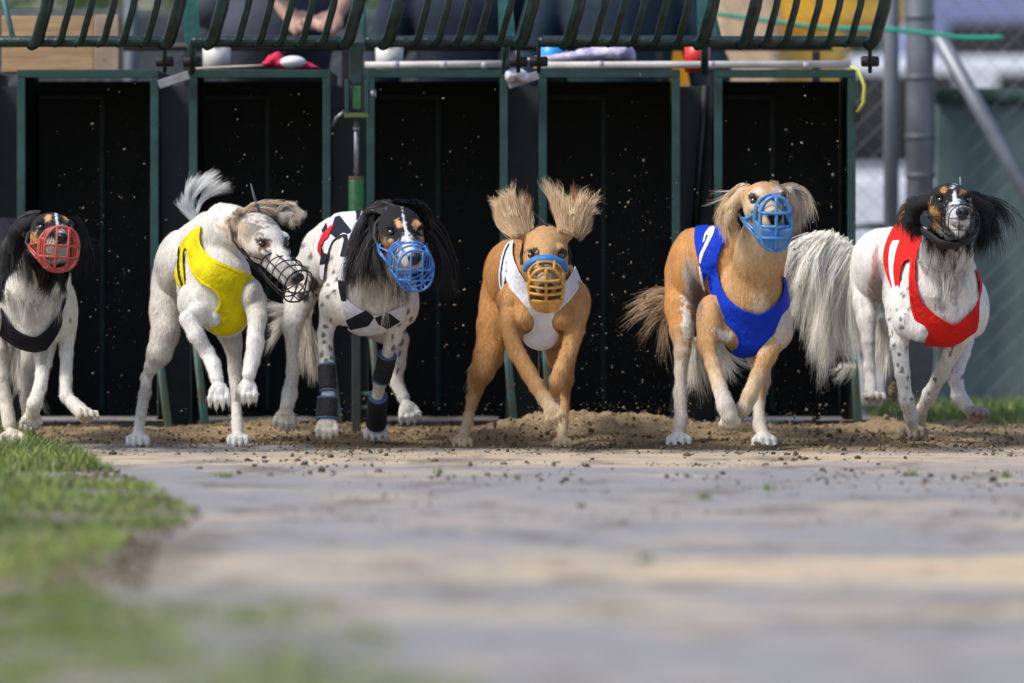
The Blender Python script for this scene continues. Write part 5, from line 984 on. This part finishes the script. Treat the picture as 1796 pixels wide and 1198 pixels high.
    le = [bez_hair([(1305, 328, -.56), (1298, 350, -.55)], [(1278, 322, -.54), (1262, 345, -.54)], [(1262, 372, -.54), (1270, 400, -.54), (1282, 418, -.55), (1298, 412, -.56)], 1500, .0013, cl, .007, 12, .006, lenvar=.3),
          bez_hair([(1300, 340, -.56), (1300, 360, -.56)], [(1280, 345, -.55), (1285, 375, -.56)], [(1272, 375, -.56), (1288, 400, -.57)], 700, .0013, [CREAM, (.66, .54, .38)], .006, 8, .005),
          bez_hair([(1285, 335, -.55), (1275, 345, -.55)], [(1262, 335, -.52), (1255, 350, -.52)], [(1240, 348, -.5), (1228, 345, -.5)], 25, .0006, cp, .006, 4, .01)]
    re = [bez_hair([(1378, 328, -.56), (1386, 345, -.55)], [(1404, 325, -.53), (1412, 350, -.53)], [(1392, 415, -.53), (1404, 400, -.53), (1412, 380, -.53)], 1500, .0012, cp, .008, 12, .008, lenvar=.5),
          bez_hair([(1384, 335, -.55), (1395, 345, -.55)], [(1408, 325, -.52), (1420, 350, -.52)], [(1430, 330, -.5), (1435, 375, -.5)], 30, .0006, cp, .006, 4, .012)]
    topk = [bez_hair([(1312, 336, -.58), (1345, 322, -.60), (1378, 334, -.58)], [(1306, 328, -.55), (1345, 318, -.56), (1386, 326, -.55)], [(1300, 340, -.54), (1345, 326, -.50), (1392, 338, -.54)], 260, .0008, cl, .005, 8, .004)]
    tail = [bez_hair([(1185, 520, .35), (1190, 560, .35)], [(1150, 490, .35), (1150, 560, .35)], [(1104, 528, .35), (1108, 560, .35), (1125, 590, .35), (1165, 640, .35)], 330, .0011, [(.45, .30, .17), (.58, .46, .32), (.36, .22, .12)], .010, 14, .012),
            bez_hair([(1210, 590, .35), (1222, 600, .35)], [(1205, 640, .35), (1230, 650, .35)], [(1205, 690, .35), (1225, 700, .35), (1240, 680, .35)], 260, .0010, [WHITE, WARMW], .008, 10, .012),
            bez_hair([(1262, 600, .3), (1272, 620, .3)], [(1275, 650, .3), (1290, 640, .3)], [(1265, 672, .3), (1300, 655, .3), (1305, 630, .3)], 200, .0010, [WHITE], .008, 10, .01)]
    d.c((1305, 338, -.56), 12, (1282, 365, -.55), 13, CREAM, k=.012); d.c((1282, 365, -.55), 13, (1284, 400, -.55), 8, GOLD, k=.01); d.c((1382, 338, -.56), 12, (1396, 372, -.53), 12, (.5, .42, .33), k=.012)
    d.build((1270, 785, -.2), [('racing_vest', [front], .0085, .006, cb, .10), ('hem', [trim], .0105, .007, ct, 0), ('race_number', [num], .0105, .006, cn, .14), ('edging', [edge], .0105, .006, cn, .14)],
            hairs=[('ear', le, M_FUR), ('ear', re, M_FUR), ('head_fringe', topk, M_FUR), ('tail_plume', tail, M_FUR)], short_fur=42000)
    d.basket(M_BLUP, wr=2.7, rR=28, rU=48, cU=-20, f0=74, f1=156, rings=(0, .33, 1), longs=6, bars=(0,), hb=(18, -4, -22), back=True, strap=M_STRAP, cup=M_BLUP, cuplow=6)
dog_blue_vest()

# ================================================================== DOG 6: white dog in the red vest
def dog_red_vest():
    d = Dog('white dog with black wind blown ears and a red vest numbered 1')
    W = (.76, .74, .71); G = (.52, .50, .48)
    d.e((1630, 510, -.08), (82, 165, 92), W, 'T', .03)
    d.c((1655, 555, -.30), 46, (1652, 505, -.32), 62, W, 'T', .03); d.e((1650, 545, -.28), (78, 66, 52), W, 'T', .03)
    d.c((1655, 490, -.32), 54, (1662, 430, -.42), 42, W, 'T', .03); d.c((1660, 440, -.42), 42, (1668, 395, -.48), 34, G, 'L', .03)
    d.c((1600, 450, -.05), 56, (1555, 445, .2), 46, WHITE, 'T', .03); d.e((1532, 470, .28), (40, 130, 64), WHITE, 'L', .04)
    d.e((1580, 545, -.24), (28, 64, 48), W, 'L', .02); d.e((1712, 540, -.26), (22, 60, 50), W, 'L', .02); d.c((1590, 570, -.34), 24, (1612, 582, -.36), 16, W, 'L', .012)
    d.chain([(1524, 485, .28, 34, WHITE), (1520, 530, .22, 26, WHITE), (1521, 560, .18, 17, G), (1523, 600, .14, 13, G), (1525, 645, .12, 12, W), (1528, 685, .10, 14, W)], W, k=.012)
    d.paw((1532, 702, .08), 40, W, fd=(.1, -.85, .5), pad=PAD, toe=.4)
    d.chain([(1580, 565, -.28, 26, W), (1576, 605, -.30, 18, W), (1582, 655, -.30, 14.5, W), (1590, 700, -.28, 15, W), (1598, 728, -.22, 15, W), (1600, 745, -.16, 12)], W)
    d.paw((1600, 755, -.10), 42, (.34, .27, .21), toe=.42)
    d.chain([(1690, 580, -.30, 24, W), (1668, 620, -.24, 18, W), (1648, 660, -.14, 15.5, W), (1630, 692, -.04, 15, W), (1618, 715, .04, 12, G), (1612, 745, .12, 12)], W)
    d.paw((1611, 757, .14), 36, (.40, .34, .28), toe=.4)
    d.chain([(1690, 560, .16, 30, W), (1686, 620, .08, 17, W), (1676, 665, .02, 15, W), (1682, 695, -.04, 15, W), (1700, 716, -.10, 14, W)], W, k=.012)
    d.paw((1710, 727, -.12), 42, (.42, .34, .29), fd=(.35, -.8, .25), pad=PAD, toe=.42)
    d.fleck = (480, 0, .8)
    d.head((1667, 350, -.56), 5, 5, 0, .98, skull=BLACK, muzzle=(.60, .60, .62), cheek=(.40, .20, .06), brow=BLACK, jaw=(.5, .47, .45), openm=13, throat=BLACK)
    d.paint += [(1664, 348, 50, 26, BLACK, -.45), (1655, 334, 6, 6.5, (.42, .19, .05), -.5), (1688, 336, 5.5, 5, (.36, .16, .05), -.5), (1674, 350, 4, 22, (.62, .64, .68), -.5), (1676, 362, 13, 14, (.60, .62, .66), -.5),
                (1632, 385, 10, 20, (.46, .22, .06), -.4), (1641, 398, 9, 8, (.45, .25, .1), -.4), (1655, 392, 6, 10, (.05, .04, .04), -.6),
                (1533, 470, 5, 40, (.55, .10, .10), .5, 8, .6), (1540, 500, 12, 40, (.30, .18, .17), .5, 8, .6), (1662, 480, 14, 60, (.22, .22, .24), 0, 5, .45), (1650, 520, 8, 40, (.16, .16, .17), 0, -6, .5), (1682, 500, 8, 30, (.2, .2, .22), 0, 12, .5)]
    for x, y, a, b in ((1585, 520, 3, 5), (1593, 505, 3, 4), (1580, 560, 4, 6), (1583, 575, 5, 4), (1568, 605, 4, 4), (1577, 622, 6, 4), (1582, 650, 6, 8), (1575, 640, 4, 4), (1590, 610, 3, 5), (1590, 680, 4, 4), (1598, 700, 4, 4), (1592, 662, 3, 3), (1585, 700, 3, 4), (1596, 540, 3, 5), (1560, 560, 3, 4), (1560, 590, 4, 3), (1667, 620, 4, 8), (1672, 605, 3, 8), (1640, 665, 4, 4), (1628, 690, 3, 4), (1688, 660, 3, 6), (1516, 668, 3, 5), (1665, 500, 4, 14), (1674, 470, 4, 10)):
        d.paint.append((x, y, a, b, (.05, .045, .045), 9, 15))
    s = 2.397; z = lambda p: z2p(p, 1360, 300, s)
    front = z([(530, 200), (505, 220), (485, 250), (462, 300), (450, 360), (460, 420), (478, 470), (512, 540), (524, 520), (522, 450), (530, 400), (548, 370), (560, 360), (572, 372), (560, 420), (560, 500), (568, 570), (590, 640), (634, 705), (632, 730), (612, 742), (660, 752), (720, 746), (790, 722), (850, 682), (878, 620), (885, 560), (878, 490), (858, 430), (840, 402), (858, 460), (860, 520), (840, 575), (800, 615), (752, 652), (700, 625), (650, 585), (610, 545), (592, 480), (586, 400), (600, 330), (622, 280), (590, 230)])
    num = z([(492, 292), (524, 290), (506, 340), (496, 400), (500, 470), (516, 530), (508, 534), (492, 490), (478, 430), (474, 370), (480, 320)])
    hem = z([(540, 374), (560, 352), (580, 372), (572, 420), (570, 500), (578, 568), (600, 636), (644, 702), (636, 708), (590, 644), (566, 572), (560, 500), (562, 420), (566, 376), (558, 368), (546, 382)])
    cr = cloth('red_vest_cloth', (.66, .014, .010)); cn = cloth('white_one_cloth', (.8, .8, .82)); ct = cloth('red_vest_hem', (.78, .03, .02))
    BL = [BLACK, (.016, .015, .016), (.025, .02, .02)]
    le = [bez_hair([(1640, 342, -.52), (1628, 358, -.50)], [(1602, 335, -.48), (1580, 370, -.48)], [(1588, 402, -.48), (1602, 408, -.48), (1625, 415, -.48)], 1700, .0013, BL, .007, 14, .006, lenvar=.3),
          bez_hair([(1620, 350, -.5), (1605, 365, -.5)], [(1590, 345, -.48), (1580, 385, -.48)], [(1582, 395, -.48), (1600, 400, -.48)], 500, .0011, BL+[(.30, .15, .05)], .007, 8, .004),
          bez_hair([(1600, 395, -.49), (1625, 405, -.49)], [(1592, 412, -.49), (1612, 420, -.49)], [(1608, 420, -.48), (1625, 417, -.48)], 70, .0009, BL, .005, 5, .006)]
    re = [bez_hair([(1695, 342, -.52), (1708, 360, -.50)], [(1735, 330, -.46), (1755, 375, -.46)], [(1745, 440, -.44), (1730, 425, -.46), (1715, 440, -.46), (1708, 420, -.48)], 1700, .0013, BL, .010, 14, .012, lenvar=.45),
          bez_hair([(1712, 345, -.5), (1725, 360, -.5)], [(1765, 335, -.44), (1770, 370, -.44)], [(1783, 400, -.42), (1775, 420, -.42), (1765, 425, -.42)], 130, .0010, BL, .008, 9, .010, lenvar=.3),
          bez_hair([(1705, 350, -.5), (1715, 370, -.5)], [(1735, 340, -.48), (1740, 372, -.48)], [(1752, 372, -.46), (1748, 395, -.46)], 500, .0012, BL+[(.06, .03, .02)], .007, 8, .006)]
    thr = [bez_hair([(1630, 400, -.50), (1665, 425, -.56), (1700, 410, -.50)], [(1635, 418, -.50), (1665, 435, -.52), (1700, 425, -.48)], [(1640, 432, -.48), (1665, 443, -.48), (1705, 434, -.46)], 700, .0013, BL, .007, 12, .006, lenvar=.5),
           bez_hair([(1635, 430, -.5), (1700, 430, -.5)], [(1640, 450, -.50), (1695, 455, -.5)], [(1638, 475, -.48), (1660, 478, -.48), (1690, 465, -.48)], 60, .0008, BL, .006, 7, .008)]
    pl = [(.90, .89, .84), (.82, .78, .68), (.93, .92, .89), (.68, .62, .50)]
    tail = [bez_hair([(1502, 505, .34), (1500, 470, .34), (1490, 440, .34), (1470, 420, .34), (1445, 414, .34), (1422, 420, .34)], [(1470, 600, .34), (1450, 560, .34), (1428, 510, .34), (1410, 470, .34), (1396, 436, .34), (1390, 422, .34)], [(1486, 648, .34), (1452, 662, .34), (1434, 625, .34), (1410, 575, .34), (1390, 525, .34), (1368, 455, .34)], 1900, .0015, pl, .014, 26, .008, lenvar=.4, wav=.008),
            bez_hair([(1506, 500, .33), (1496, 450, .33), (1470, 420, .33), (1440, 415, .33)], [(1490, 570, .33), (1460, 520, .33), (1430, 470, .33), (1405, 432, .33)], [(1508, 625, .33), (1474, 620, .33), (1438, 560, .33), (1385, 480, .33)], 1300, .0015, pl, .012, 16, .008, lenvar=.4, wav=.008),
            bez_hair([(1470, 640, .32), (1500, 640, .32)], [(1475, 655, .32), (1500, 650, .32)], [(1450, 668, .32), (1475, 665, .32)], 120, .0008, pl, .008, 5, .008),
            bez_hair([(1545, 560, .3), (1560, 580, .3)], [(1545, 600, .3), (1552, 610, .3)], [(1530, 640, .3), (1548, 650, .3)], 500, .0010, pl, .008, 10, .01)]
    d.chain([(1512, 478, .32, 15), (1496, 445, .34, 10), (1476, 424, .34, 7), (1450, 417, .34, 4)], WHITE)
    ruff = [bez_hair([(1610, 455, -.44), (1660, 480, -.46), (1705, 460, -.42)], [(1625, 480, -.44), (1662, 500, -.44), (1700, 480, -.42)], [(1632, 500, -.41), (1666, 535, -.41), (1692, 505, -.41)], 260, .0010, [W, (.40, .39, .39), WHITE], .010, 14, .006)]
    d.c((1640, 350, -.52), 12, (1605, 362, -.50), 14, BLACK, k=.01); d.c((1605, 362, -.50), 14, (1598, 385, -.49), 14, BLACK, k=.01); d.c((1698, 350, -.52), 12, (1730, 368, -.49), 15, BLACK, k=.01); d.c((1730, 372, -.49), 14, (1728, 400, -.48), 12, BLACK, k=.01)
    d.build((1600, 768, .0), [('racing_vest', [front], .0085, .006, cr, .12), ('hem', [hem], .0105, .007, ct, 0), ('race_number', [num], .0105, .006, cn, .14)],
            hairs=[('ear', le, M_FURB), ('ear', re, M_FURB), ('throat_fringe', thr, M_FURB), ('tail_plume', tail, M_FUR), ('chest_ruff', ruff, M_FUR)], short_fur=42000)
    b = d.basket(M_BLK, wr=.8, rR=30, rU=34, cU=-26, f0=70, f1=158, rings=(0, .3, .65, 1), longs=8, bars=(-10, 10), hb=(-12, 8), back=True, strap=M_STRAP)
    MB().tube([D((1685, 328, -.56)), D((1684, 310, -.55))], [2.2*Q, 1.2*Q], 6).build('strap_end', mat('grey_strap_end', (.2, .22, .25), .5), b)
    mt = MB()
    for l in (-8, 8):
        q = d.H(l, 126, -30); mt.tube([q, q-d.hu*6*Q], [2.2*Q, .6*Q], 6)
        q = d.H(l*.8, 118, -42); mt.tube([q, q+d.hu*7*Q], [2*Q, .6*Q], 6)
    mt.build('teeth', mat('tooth', (.75, .7, .58), .3), d.root)
    # black collar band under the jaw
    MB().tube([D(p) for p in ((1610, 400, -.44), (1628, 412, -.54), (1650, 428, -.60), (1675, 432, -.61), (1698, 424, -.58), (1712, 410, -.48))], 11*Q, 10, flat=.4, up=(0, 1, .3)).build('collar', mat('collar_cloth', (.012, .012, .013), .8), d.root)
dog_red_vest()

# ================================================================== DOG 1: black and white dog in the dark vest, cut by the left edge
def dog_dark_vest():
    d = Dog('black headed dog with red wire muzzle and dark navy vest at the left edge')
    W = (.70, .67, .61); G = (.48, .45, .41)
    d.e((45, 500, -.12), (80, 165, 92), W, 'T', .03)
    d.c((62, 565, -.34), 46, (60, 510, -.36), 58, W, 'T', .03); d.e((60, 555, -.30), (70, 60, 50), W, 'T', .03)
    d.c((62, 500, -.36), 52, (82, 445, -.46), 40, W, 'T', .03)
    d.c((20, 440, -.05), 56, (-20, 445, .2), 54, G, 'T', .03); d.e((-40, 480, .28), (44, 130, 70), W, 'L', .04)
    d.e((-5, 545, -.30), (26, 60, 44), W, 'L', .02); d.e((116, 545, -.30), (20, 60, 50), W, 'L', .02)
    d.chain([(78, 590, -.30, 26, W), (77, 640, -.34, 15, W), (70, 680, -.38, 14, W), (60, 708, -.42, 15, WARMW), (58, 722, -.40, 15)], W)
    d.paw((58, 733, -.38), 36, WARMW, fd=(-.1, .1, -1), toe=.2)
    d.chain([(118, 570, -.30, 20, W), (117, 620, -.34, 13, W), (116, 665, -.36, 13, W), (116, 695, -.40, 13, W), (128, 708, -.42, 12, W), (142, 720, -.44, 13)], W)
    d.paw((151, 728, -.46), 38, WARMW, fd=(.35, -.9, .15), pad=(.34, .20, .12), toe=.42)
    d.chain([(-20, 570, .0, 34, W), (-5, 620, -.08, 22, W), (5, 660, -.10, 14, G), (10, 700, -.12, 12, WARMW), (16, 745, -.16, 13)], W, k=.012)
    d.paw((22, 766, -.18), 42, WARMW, toe=.42)
    d.chain([(60, 600, .15, 26, G), (50, 660, .1, 16, G), (48, 700, .06, 14, (.2, .17, .15)), (50, 735, .02, 12)], G)
    d.paw((52, 742, 0), 34, G)
    d.head((92, 402, -.62), 10, 2, -4, 1.0, skull=BLACK, muzzle=(.55, .53, .50), cheek=(.42, .21, .07), brow=BLACK, jaw=(.45, .40, .35), throat=BLACK)
    d.paint += [(88, 398, 50, 25, BLACK, -.5), (84, 383, 6, 6.5, (.60, .32, .13), -.5), (117, 381, 6, 6, (.60, .32, .13), -.5), (99, 382, 2.2, 16, (.7, .72, .75), -.5, -8), (112, 405, 12, 12, (.6, .6, .6), -.6), (60, 432, 12, 18, (.48, .25, .08), -.5), (52, 424, 8, 14, (.46, .23, .08), -.5),
                (55, 560, 18, 22, (.40, .37, .34), -.2, 0, .4), (88, 650, 3, 10, DARK, 9), (78, 625, 7, 14, (.28, .24, .21), 9, 0, .6), (123, 560, 3, 6, DARK, 9), (40, 520, 10, 40, (.66, .62, .56), 0)]
    s = 2.605; z = lambda p: z2p(p, 0, 340, s)
    front = z([(-140, 120), (0, 108), (70, 112), (120, 125), (135, 200), (60, 330), (20, 380), (5, 460), (0, 520), (35, 595), (85, 640), (150, 665), (185, 655), (235, 610), (280, 540), (300, 475), (302, 540), (275, 625), (235, 690), (190, 740), (120, 752), (60, 742), (20, 725), (0, 690), (-20, 600), (-60, 540), (-100, 560), (-160, 500)])
    hem = z([(0, 505), (38, 588), (88, 632), (150, 657), (184, 646), (230, 604), (276, 535), (298, 470), (304, 480), (284, 548), (240, 616), (188, 664), (150, 674), (82, 648), (28, 600), (-6, 525)])
    cb = cloth('dark_vest_cloth', (.008, .007, .013)); ch = cloth('dark_vest_hem', (.012, .010, .018))
    BL = [BLACK, (.016, .015, .016), (.025, .02, .02)]
    le = [bez_hair([(66, 376, -.54), (50, 395, -.52), (48, 420, -.52)], [(22, 372, -.50), (5, 410, -.5), (15, 440, -.5)], [(35, 500, -.5), (15, 480, -.5), (8, 465, -.5)], 2000, .0013, BL, .008, 16, .007, lenvar=.5),
          bez_hair([(40, 390, -.5), (30, 410, -.5)], [(20, 400, -.5), (10, 430, -.5)], [(14, 430, -.5), (20, 455, -.5)], 250, .0011, [(.12, .09, .08), (.05, .04, .04)], .006, 8, .004)]
    re = [bez_hair([(128, 385, -.54), (140, 410, -.52)], [(155, 390, -.5), (158, 430, -.5)], [(150, 470, -.5), (140, 485, -.5), (160, 450, -.48)], 1100, .0013, BL, .008, 12, .008, lenvar=.5),
          bez_hair([(145, 410, -.5), (150, 430, -.5)], [(158, 420, -.5), (165, 430, -.48)], [(170, 440, -.48), (178, 455, -.48)], 40, .0007, BL, .006, 6, .008)]
    thr = [bez_hair([(45, 445, -.52), (80, 470, -.58), (125, 460, -.54)], [(50, 480, -.52), (80, 500, -.54), (115, 490, -.52)], [(50, 495, -.50), (72, 525, -.50), (85, 515, -.50), (108, 500, -.50)], 1000, .0013, BL, .009, 16, .007, lenvar=.6)]
    tail = [bez_hair([(20, 590, .35), (45, 590, .35)], [(5, 630, .35), (40, 640, .35)], [(0, 665, .35), (25, 680, .35), (60, 700, .35)], 900, .0011, [WHITE, WARMW], .010, 14, .012)]
    ruff = [bez_hair([(10, 510, -.44), (60, 530, -.46), (110, 510, -.42)], [(18, 525, -.44), (60, 545, -.44), (100, 525, -.42)], [(25, 550, -.41), (60, 575, -.41), (98, 548, -.40)], 260, .0010, [W, WHITE, (.42, .38, .33)], .010, 14, .006)]
    d.c((60, 388, -.54), 12, (30, 408, -.52), 15, BLACK, k=.01); d.c((30, 408, -.52), 15, (22, 440, -.51), 12, BLACK, k=.01)
    d.build((60, 783, -.1), [('racing_vest', [front], .0085, .006, cb, .22), ('hem', [hem], .0105, .007, ch, 0)],
            hairs=[('ear', le, M_FURB), ('ear', re, M_FURB), ('throat_fringe', thr, M_FURB), ('tail_plume', tail, M_FUR), ('chest_ruff', ruff, M_FUR)], short_fur=40000)
    d.basket(M_REDW, wr=2.0, rR=32, rU=41, cU=-27, f0=66, f1=158, rings=(0, .2, .45, .72, 1), longs=10, bars=(-10, 10), hb=(-14, 6), back=True, strap=M_STRAP)
dog_dark_vest()
